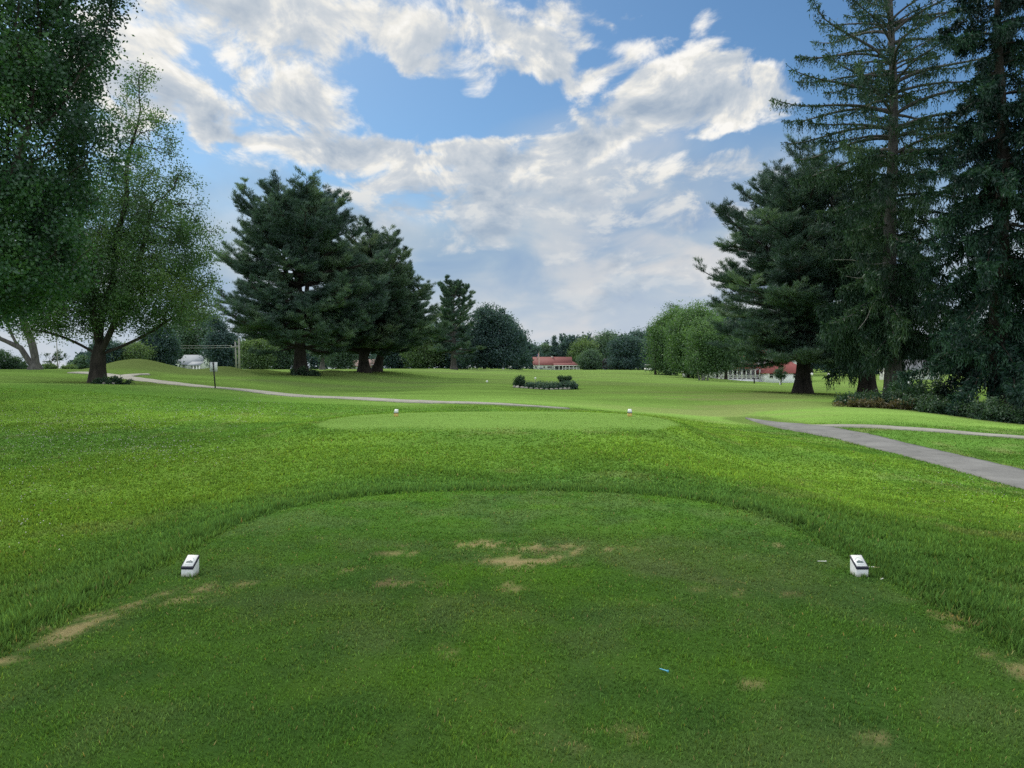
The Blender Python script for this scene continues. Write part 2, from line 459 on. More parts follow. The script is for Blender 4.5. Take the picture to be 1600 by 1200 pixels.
def height0(x, y):
    x = np.asarray(x, float); y = np.asarray(y, float); sh = x.shape
    x = x.ravel(); y = y.ravel(); z = np.empty(len(x))
    for i in range(0, len(x), 20000):
        u, v = _cc(x[i:i+20000], y[i:i+20000])
        z[i:i+20000] = _k((u[:, None] - _u[None]) ** 2 + (v[:, None] - _v[None]) ** 2) @ _wgt[:_n] + _wgt[_n] + _wgt[_n + 1] * u + _wgt[_n + 2] * v
    for mx, my, mh, hw, hd in MOUNDS:
        e = ((x - mx) / hw) ** 2 + ((y - my) / hd) ** 2
        z += mh * np.exp(-e * 1.1) * (0.9 + 0.2 * vnoise(x / 2, y / 2, 5))
    t1 = sstep(1.0, -0.2, tee1(x, y)); z = z * (1 - t1) + 0.0 * t1
    t2 = sstep(1.2, -0.3, tee2(x, y)); z = z * (1 - t2 * .85) + (0.30 + 0.012 * (y - 19.6)) * t2 * .85
    far = sstep(8, 60, np.hypot(x, y)) * (1 - 0.7 * sstep(150, 400, y))
    z += (fbm(x / 7.0, y / 7.0, 3, 3) - 0.5) * (0.05 + 0.10 * far) * (1 - t1) * (1 - t2)
    z += (fbm(x / 0.9, y / 0.9, 4, 2) - 0.5) * 0.035 * (1 - t1) * (1 - t2)
    return z.reshape(sh)

# one sheet, fine near the camera and coarse far out
_S = 3.2
GX = np.sinh(np.linspace(-6.35, 6.35, 640)) * _S
GY = np.sinh(np.linspace(-3.2, 7.0, 520)) * _S
_gx, _gy = np.meshgrid(GX, GY)
GZ = height0(_gx, _gy)

def ground_z(x, y):
    x = np.asarray(x, float); y = np.asarray(y, float)
    i = np.clip(np.searchsorted(GX, x) - 1, 0, len(GX) - 2); j = np.clip(np.searchsorted(GY, y) - 1, 0, len(GY) - 2)
    fx = np.clip((x - GX[i]) / (GX[i + 1] - GX[i]), 0, 1); fy = np.clip((y - GY[j]) / (GY[j + 1] - GY[j]), 0, 1)
    a = GZ[j, i]; b = GZ[j, i + 1]; c = GZ[j + 1, i]; d = GZ[j + 1, i + 1]
    return (a * (1 - fx) + b * fx) * (1 - fy) + (c * (1 - fx) + d * fx) * fy
def at(px, Y, dz=0.0):
    """ground point in the direction of photo column px, Y metres away"""
    x = (px - CX) / F_PX * Y
    return (x, Y, float(ground_z(x, Y)) + dz)

# ------------------------------------------------------------------ paths
def smooth_line(P, n):
    P = np.array(P, float); t = np.concatenate([[0], np.cumsum(np.linalg.norm(np.diff(P, axis=0), axis=1))])
    # Catmull-Rom through the points
    q = np.linspace(0, t[-1], n); out = []
    m = np.gradient(P, t, axis=0)
    for s in q:
        k = min(np.searchsorted(t, s, side='right') - 1, len(P) - 2); h = t[k + 1] - t[k]; u = (s - t[k]) / h
        out.append((2*u**3-3*u**2+1)*P[k] + (u**3-2*u**2+u)*h*m[k] + (-2*u**3+3*u**2)*P[k+1] + (u**3-u**2)*h*m[k+1])
    return np.array(out)
def gp(px, Y): return ((px - CX) / F_PX * Y, Y)
PATHS = {
    'left': (smooth_line([gp(890,31.2), gp(780,33.0), gp(640,36.5), gp(500,40.5), gp(340,45.5), gp(260,50), gp(215,54), gp(185,57.5), gp(152,59.5), gp(122,60.5)], 260), 0.9),
    'left_spur': (smooth_line([gp(192,56.8), gp(198,59.0), gp(212,60.4), gp(232,61.0)], 60), 0.6),
    'right': (smooth_line([(9.3,8.0), (10.8,13), gp(1565,17.2), gp(1400,22.6), gp(1255,28.8), gp(1200,32), gp(1165,34.4)], 320), .86),
    'right_spur': (smooth_line([gp(1235,29.6), gp(1330,28.4), gp(1450,26.6), gp(1600,25.0), gp(1800,23.4), gp(2100,21)], 200), 0.44),
}
def path_dist(x, y, names=None):
    x = np.asarray(x, float).ravel(); y = np.asarray(y, float).ravel(); best = np.full(len(x), 99.0)
    for nm, (L, hw) in PATHS.items():
        lo = L.min(0) - 4; hi = L.max(0) + 4
        idx = np.where((x > lo[0]) & (x < hi[0]) & (y > lo[1]) & (y < hi[1]))[0]
        for k in range(0, len(idx), 20000):
            ii = idx[k:k+20000]
            d = np.sqrt(((x[ii, None] - L[None, :, 0]) ** 2 + (y[ii, None] - L[None, :, 1]) ** 2).min(1)) - hw
            best[ii] = np.minimum(best[ii], d)
    return best

# ------------------------------------------------------------------ what grows where
def lerp3(a, b, t): return a + (b - a) * np.asarray(t)[..., None]
C_TEE = np.array((.066, .150, .024)); C_TEE2 = np.array((.116, .205, .040)); C_ROUGH = np.array((.074, .158, .026)); C_LUSH = np.array((.116, .212, .028))
C_FAIR = np.array((.150, .265, .050)); C_FARF = np.array((.190, .310, .068)); C_DRY = np.array((.190, .205, .078)); C_STRAW = np.array((.46, .39, .17)); C_DIRT = np.array((.25, .195, .095))
C_BANK = np.array((.072, .158, .034))

WORN = [(0.02, 6.42, .36, .20, 1.15), (-.28, 6.95, .30, .14, .9), (.10, 6.85, .35, .12, .9), (.50, 6.75, .22, .10, .85), (.95, 6.8, .18, .08, .8), (-.75, 6.95, .2, .08, .6), (-1.1, 6.6, .4, .10, .45),
        (-1.35, 6.2, .25, .1, .45), (-.62, 5.75, .07, .12, .9), (0.02, 5.56, .10, .12, .85), (.36, 5.3, .10, .1, .65), (.85, 5.25, .13, .1, .65), (-.36, 4.42, .07, .16, .7), (-1.0, 5.75, .10, .10, .7), (-.86, 5.7, .08, .10, .65),
        (1.7, 5.55, .3, .2, .45), (-2.52, 5.25, .30, .14, .6), (-2.72, 4.72, .14, .24, .8), (-2.82, 4.22, .12, .22, 1.1), (-2.3, 5.6, .35, .2, .5), (2.85, 4.9, .10, .4, .45), (2.75, 4.1, .10, .3, .42), (2.4, 6.9, .25, .15, .5),
        (1.2, 3.9, .12, .06, .2), (-1.9, 4.0, .14, .06, .25), (.3, 3.35, .3, .1, .35), (1.6, 3.3, .12, .07, .2)]
def wear(x, y):
    x = np.asarray(x, float); y = np.asarray(y, float); s = np.zeros_like(x)
    for wx, wy, ax, ay, am in WORN:
        e = ((x - wx) / ax) ** 2 + ((y - wy) / ay) ** 2
        m = e < 9
        s[m] = np.maximum(s[m], am * np.exp(-e[m] * 0.8))
    n = fbm(x / 0.06, y / 0.045, 41, 4, .7); n2 = fbm(x / .26, y / .16, 42, 3, .5)
    sc_ = np.clip(s, 0, 1.2)
    return np.where(s > .02, sstep(.31, .66, sc_ * .62 + (n - .5) * 2.2 + (n2 - .5) * 1.3) * np.clip(.45 + sc_ * .6, 0, 1) * sstep(.02, .2, s), 0.0)

def cover(x, y):
    """grass colour and grass height at each point"""
    x = np.asarray(x, float); y = np.asarray(y, float)
    px = CX + x / np.maximum(y, 1.0) * F_PX
    big = fbm(x / 6.0, y / 6.0, 11, 4); med = fbm(x / 1.3, y / 1.6, 12, 4); fine = fbm(x / 0.28, y / 0.28, 13, 3); str_ = fbm(x / 9.0, y / 2.2, 14, 4)
    col = lerp3(np.broadcast_to(C_ROUGH, x.shape + (3,)), C_LUSH, sstep(0.42, 0.66, big * .6 + med * .4))
    h = 0.046 + 0.035 * (med - .5)
    col = col * (0.72 + .56 * fbm(x / .55, y / .8, 15, 3))[..., None]
    col = lerp3(col, np.array((.150, .185, .060)), sstep(.60, .78, fbm(x / .9, y / .9, 16, 4)) * .55)
    # bright lush ground left of the tees and between them
    lush = np.exp(-(((x + 6.8) / 3.2) ** 2 + ((y - 12.0) / 5.0) ** 2)) + .5 * np.exp(-(((x - 5.5) / 2.6) ** 2 + ((y - 15) / 5.0) ** 2)) + .8 * np.exp(-((x + 1) / 5.5) ** 2 - ((y - 14.2) / 1.6) ** 2)
    col = lerp3(col, C_LUSH, np.clip(lush * (0.55 + med * .8), 0, 1) * .85)
    # long darker grass on the banks of the near tee
    d1 = tee1(x, y)
    bank = sstep(2.6, 0.5, d1) * sstep(-0.1, 0.1, d1)
    lip = np.exp(-((d1 - .22) / .16) ** 2)
    col = lerp3(col, C_BANK, bank * .85); h = h + bank * .008 + lip * .014
    col = col * (1 - .16 * lip)[..., None]  # shadow line beside the taller rim grass, painted into the colour
    # left rough further off: a little duller, striped by mowing
    lf = sstep(22, 34, y) * sstep(900, 500, px)
    col = lerp3(col, np.array((.105, .215, .034)), lf * (.55 + .4 * str_))
    # fairway
    fw = sstep(-2.5, 1.5, y - 33.0 - 4.5 * sstep(700, 300, px) - 6 * (big - .5) + 2.5 * sstep(1000, 1150, px))
    fcol = lerp3(np.broadcast_to(C_FAIR, x.shape + (3,)), C_FARF, sstep(55, 120, y))
    fcol = fcol * (0.74 + 0.52 * str_)[..., None]
    dry = sstep(.44, .60, fbm(x / 7, y / 2.0, 21, 4)) * np.exp(-((px - 1120) / 190.0) ** 2) * sstep(28, 36, y) * sstep(75, 50, y)
    fcol = lerp3(fcol, C_DRY, np.clip(dry * .6, 0, 1))
    dry2 = sstep(.50, .66, fbm(x / 16, y / 4.0, 22, 4)) * sstep(40, 60, y)
    fcol = lerp3(fcol, np.array((.150, .195, .066)), dry2 * .5)
    col = lerp3(col, fcol, fw); h = h * (1 - .7 * fw)
    # mounds a bit browner on their faces
    for mx, my, mh, hw, hd in MOUNDS[:5]:
        e = ((x - mx) / hw) ** 2 + ((y - my + .8) / hd) ** 2
        col = lerp3(col, np.array((.125, .170, .048)), .75 * np.exp(-e * 1.2) * (0.5 + str_ * .8))
    # tees
    t2 = sstep(.12, -.12, tee2(x, y) + .25 * (med - .5)) * sstep(15.6, 18.0, y + 1.5 * (med - .5))
    col = lerp3(col, C_TEE2 * (0.86 + .28 * str_)[..., None], t2); h = h * (1 - .75 * t2)
    t1 = sstep(.07, -.07, d1 + .10 * (fine - .5))
    tcol = lerp3(np.broadcast_to(C_TEE, x.shape + (3,)), np.array((.092, .152, .044)), sstep(.40, .66, fbm(x / .45, y / .5, 31, 4)) * .6)
    tcol = lerp3(tcol, np.array((.082, .185, .020)), sstep(.48, .68, fbm(x / 1.1, y / .8, 32, 4)) * .6)
    tcol = lerp3(tcol, np.array((.046, .108, .026)), sstep(.52, .72, fbm(x / .4, y / .5, 33, 4)) * .45)
    tcol = lerp3(tcol, np.array((.120, .150, .058)), np.exp(-((x) / 1.8) ** 2 - ((y - 6.0) / 1.1) ** 2) * sstep(.40, .6, med) * .75)
    col = lerp3(col, tcol, t1); h = h * (1 - t1) + 0.024 * t1
    w_ = wear(x, y)
    wcol = lerp3(np.broadcast_to(C_STRAW, x.shape + (3,)), C_DIRT, sstep(.52, .80, fbm(x / .2, y / .2, 44, 2)))
    col = lerp3(col, wcol, w_ * .85); h = h * (1 - .55 * w_)
    # bare strips beside the paths, dark soil round the big trunks
    return col, h, w_, med, fine

_cover0 = cover
def cover(x, y):
    col, h, w_, med, fine = _cover0(x, y)
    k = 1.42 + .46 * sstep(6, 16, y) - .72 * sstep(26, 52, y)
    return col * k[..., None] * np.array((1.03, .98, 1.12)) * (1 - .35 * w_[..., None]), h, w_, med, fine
_d = path_dist(_gx, _gy).reshape(_gx.shape)
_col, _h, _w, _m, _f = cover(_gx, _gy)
_col = lerp3(_col, np.array((.10, .12, .045)), sstep(.35, .0, _d) * .5)
LITTER = []   # filled by the trees: soil and needles round their feet (x, y, r, strength)

def ground_mat():
    m, nt = new_mat("turf")
    tc = nt.node('ShaderNodeTexCoord'); P = tc.outputs['Object']
    at_ = nt.node('ShaderNodeAttribute', attribute_name='cover')
    n1 = nt.noise(P, 38.0, 6, 0.72); n2 = nt.noise(P, 6.5, 4, 0.6)
    n3 = nt.noise(nt.vmath('MULTIPLY', P, (.45, 1.7, 1)), .9, 5, .65)
    f = nt.math('ADD', nt.math('ADD', nt.math('MULTIPLY_ADD', n1, 1.3, .02), nt.math('MULTIPLY', n2, .40)), nt.math('MULTIPLY', n3, .35))
    c = nt.vmath('SCALE', at_.outputs['Color'], None); nt.put(c.node.inputs['Scale'], nt.math('MULTIPLY_ADD', f, .92, -.03))
    b = nt.node('ShaderNodeBsdfDiffuse'); nt.put(b.inputs[0], c); b.inputs['Roughness'].default_value = .8
    bm = nt.node('ShaderNodeBump'); bm.inputs['Strength'].default_value = .35; bm.inputs['Distance'].default_value = .03
    nt.put(bm.inputs['Height'], nt.math('ADD', n1, nt.math('MULTIPLY', n2, .8))); nt.l.new(bm.outputs[0], b.inputs['Normal'])
    surf(nt, b.outputs[0])
    return m

def build_ground():
    col = _col.copy()
    for lx, ly, lr, ls in LITTER:
        e = ((_gx - lx) ** 2 + (_gy - ly) ** 2) / lr ** 2
        m = e < 6
        col[m] = lerp3(col[m], np.array((.060, .052, .028)), ls * np.exp(-e[m] * 1.3) * (0.6 + .7 * _m[m]))
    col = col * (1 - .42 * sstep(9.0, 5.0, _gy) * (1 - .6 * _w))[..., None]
    ny, nx = _gx.shape
    V = np.stack([_gx, _gy, GZ], -1).reshape(-1, 3)
    i = np.arange(ny - 1)[:, None] * nx + np.arange(nx - 1)[None]
    Q = np.stack([i, i + 1, i + nx + 1, i + nx], -1).reshape(-1, 4)
    b = Buf(); b.add(V, Q)
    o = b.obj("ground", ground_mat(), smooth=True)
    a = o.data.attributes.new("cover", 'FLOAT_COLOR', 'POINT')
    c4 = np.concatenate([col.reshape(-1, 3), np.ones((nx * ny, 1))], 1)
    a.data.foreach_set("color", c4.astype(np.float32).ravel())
    tag(o, kind="structure")

# ------------------------------------------------------------------ path sheets
def path_mat(name, lo, hi, crack):
    m, nt = new_mat(name)
    P = nt.node('ShaderNodeTexCoord').outputs['Object']
    n1 = nt.noise(P, 55, 4, .7); n2 = nt.noise(P, .9, 5, .6)
    c = nt.ramp(nt.math('ADD', nt.math('MULTIPLY', n1, .5), nt.math('MULTIPLY', n2, .5)), [(.36, lo), (.66, hi)])
    vo = nt.node('ShaderNodeTexVoronoi', feature='DISTANCE_TO_EDGE'); nt.put(vo.inputs['Vector'], nt.vmath('ADD', P, nt.comb(n2, n1))); vo.inputs['Scale'].default_value = crack
    ck = nt.mapr(vo.outputs[0], 0.0, .012, 1, 0)
    c = nt.mix(nt.math('MULTIPLY', ck, .6), c, (*[x * .45 for x in lo], 1))
    b = nt.node('ShaderNodeBsdfPrincipled'); nt.put(b.inputs['Base Color'], c); b.inputs['Roughness'].default_value = .92
    b.inputs['Specular IOR Level'].default_value = .2
    bm = nt.node('ShaderNodeBump'); bm.inputs['Strength'].default_value = .5; bm.inputs['Distance'].default_value = .01
    nt.put(bm.inputs['Height'], n1); nt.l.new(bm.outputs[0], b.inputs['Normal'])
    surf(nt, b.outputs[0]); return m

def build_path(key, name, mat, lift, label_kind="structure"):
    L, hw = PATHS[key]; n = len(L)
    t = np.gradient(L, axis=0); t /= np.linalg.norm(t, axis=1)[:, None]
    N = np.stack([-t[:, 1], t[:, 0]], 1)
    K = 9
    s = np.linspace(-1, 1, K)
    seedo = len(key) * 7
    jl = 1 + .16 * (fbm(np.arange(n) * .35, np.zeros(n), seedo, 3) - .5); jr = 1 + .16 * (fbm(np.arange(n) * .35, np.ones(n) * 5, seedo, 3) - .5)
    wid = np.where(s[None] < 0, jl[:, None], jr[:, None]) * hw
    if key in ('left', 'right'): wid = wid * np.clip((np.arange(n)[::-1 if key == 'right' else 1] + .3) / (70.0 if key == 'right' else 45.0), .01, 1)[:, None]
    X = L[:, 0, None] + N[:, 0, None] * s[None] * wid; Y = L[:, 1, None] + N[:, 1, None] * s[None] * wid
    Z = ground_z(X, Y)
    Zc = Z.max(1, keepdims=True) * .5 + Z * .5
    crown = lift + .035 * (1 - s ** 2)[None]
    Z = np.maximum(Z, Zc) + crown
    V = np.stack([X, Y, Z], -1)
    skirtL = V[:, :1].copy(); skirtL[..., 2] -= .25; skirtR = V[:, -1:].copy(); skirtR[..., 2] -= .25
    V = np.concatenate([skirtL, V, skirtR], 1); K += 2
    i = np.arange(n - 1)[:, None] * K + np.arange(K - 1)[None]
    Q = np.stack([i, i + K, i + K + 1, i + 1], -1).reshape(-1, 4)[:, ::-1]
    b = Buf(); b.add(V.reshape(-1, 3), Q)
    return tag(b.obj(name, mat, smooth=True), kind=label_kind)

M_GRAVEL = path_mat("pale_path", (.24, .235, .20), (.44, .43, .38), 1.2)
M_ASPH = path_mat("grey_asphalt", (.150, .150, .145), (.30, .30, .29), .8)
build_path('left', "path", M_GRAVEL, .025); build_path('left_spur', "path", M_GRAVEL, .015)
build_path('right', "path", M_ASPH, .03); build_path('right_spur', "path", M_GRAVEL, .018)

# ------------------------------------------------------------------ grass blades (uncountable: one object)
def blade_mat():
    m, nt = new_mat("grass_blades")
    at_ = nt.node('ShaderNodeAttribute', attribute_name='bcol')
    df = nt.node('ShaderNodeBsdfDiffuse'); nt.put(df.inputs[0], at_.outputs['Color'])
    tr = nt.node('ShaderNodeBsdfTranslucent'); nt.put(tr.inputs[0], nt.mix(1.0, at_.outputs['Color'], (1.1, 1.05, .75, 1), 'MULTIPLY'))
    mx = nt.node('ShaderNodeMixShader'); mx.inputs[0].default_value = .30
    nt.l.new(df.outputs[0], mx.inputs[1]); nt.l.new(tr.outputs[0], mx.inputs[2])
    surf(nt, mx.outputs[0]); return m

def build_grass():
    rng = np.random.default_rng(5)
    bands = [(2.35, 3.6, 9500), (3.6, 5.2, 6500), (5.2, 7.5, 4000), (7.5, 11, 2300), (11, 15, 1100), (15, 22, 520), (22, 33, 200)]
    X = []; Y = []
    for y0, y1, dens in bands:
        hw1 = .70 * y1 + .9
        n = int((y1 - y0) * 2 * hw1 * dens)
        yy = rng.uniform(y0, y1, n); xx = rng.uniform(-hw1, hw1, n)
        k = np.abs(xx) < .70 * yy + .9
        X.append(xx[k]); Y.append(yy[k])
    X = np.concatenate(X); Y = np.concatenate(Y)
    pd = path_dist(X, Y); k = pd > -.10 * fbm(X / .3, Y / .3, 61, 3)
    X = X[k]; Y = Y[k]
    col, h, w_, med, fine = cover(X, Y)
    d1 = tee1(X, Y); ontee = (d1 < 0)
    clump = fbm(X / .16, Y / .16, 51, 3)
    keep = rng.random(len(X)) < np.where(ontee, 1.0, .9) * (1 - .75 * w_) * (.55 + .9 * clump)
    X, Y, col, h, w_, clump, ontee, d1 = [a[keep] for a in (X, Y, col, h, w_, clump, ontee, d1)]
    n = len(X)
    Z = ground_z(X, Y) - .004
    hh = h * rng.uniform(.55, 1.25, n) * (.6 + .8 * clump)
    # uncut tufts on the tee edge and banks
    for mx_, my_ in ((-2.535, 5.95), (2.735, 5.95)):      # uncut grass against the markers
        e_ = np.hypot(X - mx_, Y - my_); hh = np.where(e_ < .11, hh * 1.9, hh)
    tuft = (fbm(X / .35, Y / .35, 52, 3) > .60) & (d1 > .02) & (d1 < 2.6)
    hh = np.where(tuft, hh * 1.35, hh)
    az = rng.uniform(0, 2 * np.pi, n) * .75 + 2 * np.pi * fbm(X / .5, Y / .5, 53, 2)
    lean = np.abs(rng.normal(.55, .35, n))
    dx = np.cos(az) * lean; dy = np.sin(az) * lean
    L = np.sqrt(1 + lean ** 2)
    wd = np.clip(.0011 * Y ** 1.0, .0026, .014) * rng.uniform(.7, 1.3, n) * np.where(ontee, .9, 1.2)
    fa = rng.uniform(0, np.pi, n); sx = np.cos(fa) * wd; sy = np.sin(fa) * wd
    base = np.stack([X, Y, Z], 1)
    tip = base + np.stack([dx / L * hh, dy / L * hh, hh / L], 1)
    off = np.stack([sx, sy, np.zeros(n)], 1)
    V = np.stack([base - off, base + off, tip], 1).reshape(-1, 3)
    var = (rng.uniform(.55, 1.25, n) + .5 * (rng.random(n) < .12))[:, None]
    c = col * var
    dryb = rng.random(n) < (np.where(ontee, .014, .007) + .4 * w_)
    c[dryb] = C_STRAW * rng.uniform(.4, .9, dryb.sum())[:, None]
    yel = rng.random(n) < .10
    c[yel] = c[yel] * np.array((1.35, 1.12, .8))
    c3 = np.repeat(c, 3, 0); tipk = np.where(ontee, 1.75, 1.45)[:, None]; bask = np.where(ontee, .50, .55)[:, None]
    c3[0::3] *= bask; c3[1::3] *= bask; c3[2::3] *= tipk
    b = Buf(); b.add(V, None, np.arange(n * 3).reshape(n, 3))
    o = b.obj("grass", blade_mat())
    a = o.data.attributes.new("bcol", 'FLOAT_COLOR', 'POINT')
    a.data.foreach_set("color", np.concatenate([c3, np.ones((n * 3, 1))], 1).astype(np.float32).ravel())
    tag(o, "short mown and rough green grass blades on and around the tees", kind="stuff")
    print("blades", n)

def build_clover():
    rng = np.random.default_rng(8)
    X = []; Y = []
    for px, py, sx, sy, n in [(270,702,45,10,150), (180,690,80,16,200), (60,680,70,20,160), (100,720,90,30,90), (40,780,60,40,40), (120,655,120,14,150), (360,640,50,12,160), (260,640,110,14,130), (30,730,50,30,60), (15,830,30,40,10), (1560,760,60,18,70)]:
        qx = rng.normal(px, sx, n); qy = rng.normal(py, sy, n)
        for a, b_ in zip(qx, qy):
            # walk along the line of sight to the ground
            ys = np.linspace(4, 60, 900); xs = (a - CX) / F_PX * ys; zs = EYE - (b_ - HY) / F_PX * ys
            g_ = ground_z(xs, ys); hit = np.where(zs < g_ + .05)[0]
            if len(hit): X.append(xs[hit[0]]); Y.append(ys[hit[0]])
    X = np.array(X); Y = np.array(Y); k = (tee1(X, Y) > .8) & (path_dist(X, Y) > .2); X = X[k]; Y = Y[k]
    b = Buf(); Z = ground_z(X, Y)
    r = .0085 * rng.uniform(.7, 1.25, len(X)) * np.clip(Y / 14, 1, 1.7)
    oc = np.array([(1,0,0),(0,1,0),(-1,0,0),(0,-1,0),(0,0,1),(0,0,-1)], float)
    V = np.stack([X, Y, Z + .065], 1)[:, None] + oc[None] * r[:, None, None]
    t = np.array([(0,1,4),(1,2,4),(2,3,4),(3,0,4),(1,0,5),(2,1,5),(3,2,5),(0,3,5)])
    T = (np.arange(len(X)) * 6)[:, None, None] + t[None]
    b.add(V.reshape(-1, 3), None, T.reshape(-1, 3))
    tag(b.obj("clover_flowers", plain_mat("clover_white", (.55, .55, .47), .9, .1)), "tiny white clover heads scattered through the rough grass", kind="stuff")
# ------------------------------------------------------------------ trees
M_BARK_DARK = bark_mat("bark_dark", (.018, .017, .016), (.075, .066, .056))
M_BARK_GREY = bark_mat("bark_grey", (.052, .050, .049), (.17, .162, .156))
M_BARK_PALE = bark_mat("bark_pale", (.12, .115, .11), (.52, .50, .47), 3.0)
M_LEAF_MAPLE = leaf_mat("maple_leaves", (.050, .098, .050), (.085, .182, .062), (.180, .275, .080), 0.42)
M_LEAF_BIG = leaf_mat("shade_maple_leaves", (0.020, 0.057, 0.033), (0.044, 0.127, 0.050), (0.117, 0.252, 0.066), .36, gloss=.05)
M_LEAF_RED = leaf_mat("bronze_leaves", (.035, .050, .018), (.075, .082, .028), (.150, .120, .045), .35)
M_PINE = leaf_mat("pine_needles", (0.029, 0.065, 0.052), (0.068, 0.138, 0.102), (0.178, 0.272, 0.155), .26, gloss=.05)
M_PINE2 = leaf_mat("pine_needles_olive", (0.032, 0.070, 0.053), (0.084, 0.156, 0.101), (0.219, 0.293, 0.154), .26, gloss=.05)
M_SPRUCE = leaf_mat("spruce_needles", (0.014, 0.038, 0.025), (0.036, 0.088, 0.047), (0.084, 0.152, 0.069), .22, gloss=.03)
M_SPRUCE_D = leaf_mat("spruce_needles_dark", (0.007, 0.022, 0.018), (0.016, 0.050, 0.036), (0.046, 0.109, 0.059), .20, gloss=.025)
M_BIRCH = leaf_mat("birch_leaves", (0.047, 0.101, 0.045), (0.101, 0.202, 0.072), (0.190, 0.324, 0.112), 0.4)
M_FARLEAF = leaf_mat("far_leaves", (0.054, 0.104, 0.081), (0.101, 0.180, 0.112), (0.180, 0.288, 0.158), 0.35)  # bluish cast paints distance haze into the leaf colour
M_FARDARK = leaf_mat("far_dark_leaves", (0.035, 0.076, 0.088), (0.062, 0.123, 0.123), (0.114, 0.196, 0.162), 0.3)  # same distance haze put into the colour, bluer still
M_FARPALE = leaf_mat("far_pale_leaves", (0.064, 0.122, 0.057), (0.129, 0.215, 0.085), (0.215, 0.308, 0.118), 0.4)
M_SHRUB = leaf_mat("shrub_leaves", (0.020, 0.049, 0.031), (0.043, 0.099, 0.049), (0.109, 0.182, 0.081), 0.35)

def unit(v): return v / (np.linalg.norm(v, axis=-1, keepdims=True) + 1e-9)
def rdir(rng, n): return unit(rng.normal(size=(n, 3)))

def in_blobs(rng, blobs, n, shell=0.0):
    """random points in a union of ellipsoids (cx,cy,cz,rx,ry,rz[,weight])"""
    B = np.array([b[:6] for b in blobs], float)
    wgt = np.array([(b[6] if len(b) > 6 else 1.0) * b[3] * b[4] * b[5] for b in blobs]); wgt = wgt / wgt.sum()
    k = rng.choice(len(B), n, p=wgt)
    r = rng.random(n) ** (1 / 3.0); r = shell + (1 - shell) * r if shell else r
    return B[k, :3] + rdir(rng, n) * r[:, None] * B[k, 3:]

def colonize(att, start, step, kill, infl, up=0.05, maxit=220, par0=None):
    N = [np.array(p, float) for p in start]; par = list(par0) if par0 else [i - 1 for i in range(len(start))]
    A = att.copy(); arr = np.array(N)
    dall = np.linalg.norm(A[:, None] - arr[None], axis=2); near = dall.argmin(1); dist = dall.min(1)
    grown = {}
    for it in range(maxit):
        m = dist < infl
        if not m.any(): break
        arr = np.array(N)
        idx, inv = np.unique(near[m], return_inverse=True)
        d = unit(A[m] - arr[near[m]])
        s = np.zeros((len(idx), 3)); np.add.at(s, inv, d)
        s = unit(s + np.array([0, 0, up]))
        new = arr[idx] + s * step
        first = len(N); add = []
        for q, (i, p) in enumerate(zip(idx, new)):
            key = i
            lst = grown.setdefault(key, [])
            if any(np.dot(s[q], o) > .97 for o in lst) or len(lst) >= 3: continue
            lst.append(s[q]); N.append(p); par.append(int(i)); add.append(p)
        if not add: break
        add = np.array(add)
        for c in range(0, len(add), 400):
            dn = np.linalg.norm(A[:, None] - add[None, c:c+400], axis=2); j = dn.argmin(1); dm = dn.min(1)
            b = dm < dist; near[b] = first + c + j[b]; dist[b] = dm[b]
        keep = dist > kill
        A = A[keep]; near = near[keep]; dist = dist[keep]
        if len(A) == 0: break
    return np.array(N), np.array(par)

def pipe_radius(N, par, tip, expo=2.3):
    r = np.zeros(len(N)); child = np.zeros(len(N), int)
    for p in par[1:]: child[p] += 1
    acc = np.where(child == 0, tip ** expo, 0.0)
    for i in range(len(N) - 1, 0, -1): acc[par[i]] += acc[i]
    return acc ** (1 / expo), child

def skin_tree(buf, N, par, rad, sides=(10, 6, 4), flare=None, minr=0.0):
    kids = [[] for _ in N]
    for i in range(1, len(N)): kids[par[i]].append(i)
    done = set(); stack = [0]
    starts = [(0, None)]
    while starts:
        i, frm = starts.pop()
        chain = [] if frm is None else [frm]
        radl = [] if frm is None else [min(rad[frm] * .8, rad[i] * 1.15)]
        while True:
            chain.append(i); radl.append(rad[i])
            ks = sorted(kids[i], key=lambda k: -rad[k])
            for k in ks[1:]: starts.append((k, i))
            if not ks: break
            i = ks[0]
        if len(chain) < 2 or max(radl) < minr: continue
        R0 = max(radl); n = sides[0] if R0 > .12 else (sides[1] if R0 > .04 else sides[2])
        buf.tube(N[chain], np.array(radl), n)

def trunk_base(rad, z, r0, flare=.5, h=.9):
    """widen the foot of a trunk"""
    return np.maximum(rad, 0) * (1 + flare * np.exp(-np.maximum(z, 0) / (h * .45)))

def clump_tint(P, rng, size, lo=.15, hi=.85, seed=0):
    f = fbm(P[:, 0] / size + P[:, 1] / size * .7, P[:, 2] / size + P[:, 1] / size * .3, seed, 3)
    return np.clip((f - .5) * 1.7 + .45 + rng.normal(0, .16, len(P)), 0, 1)

def finish(t, trunk, crown, mb, mc, extra=()):
    trunk.obj("trunk", mb, t, smooth=True)
    crown.obj("crown", mc, t)
    return t

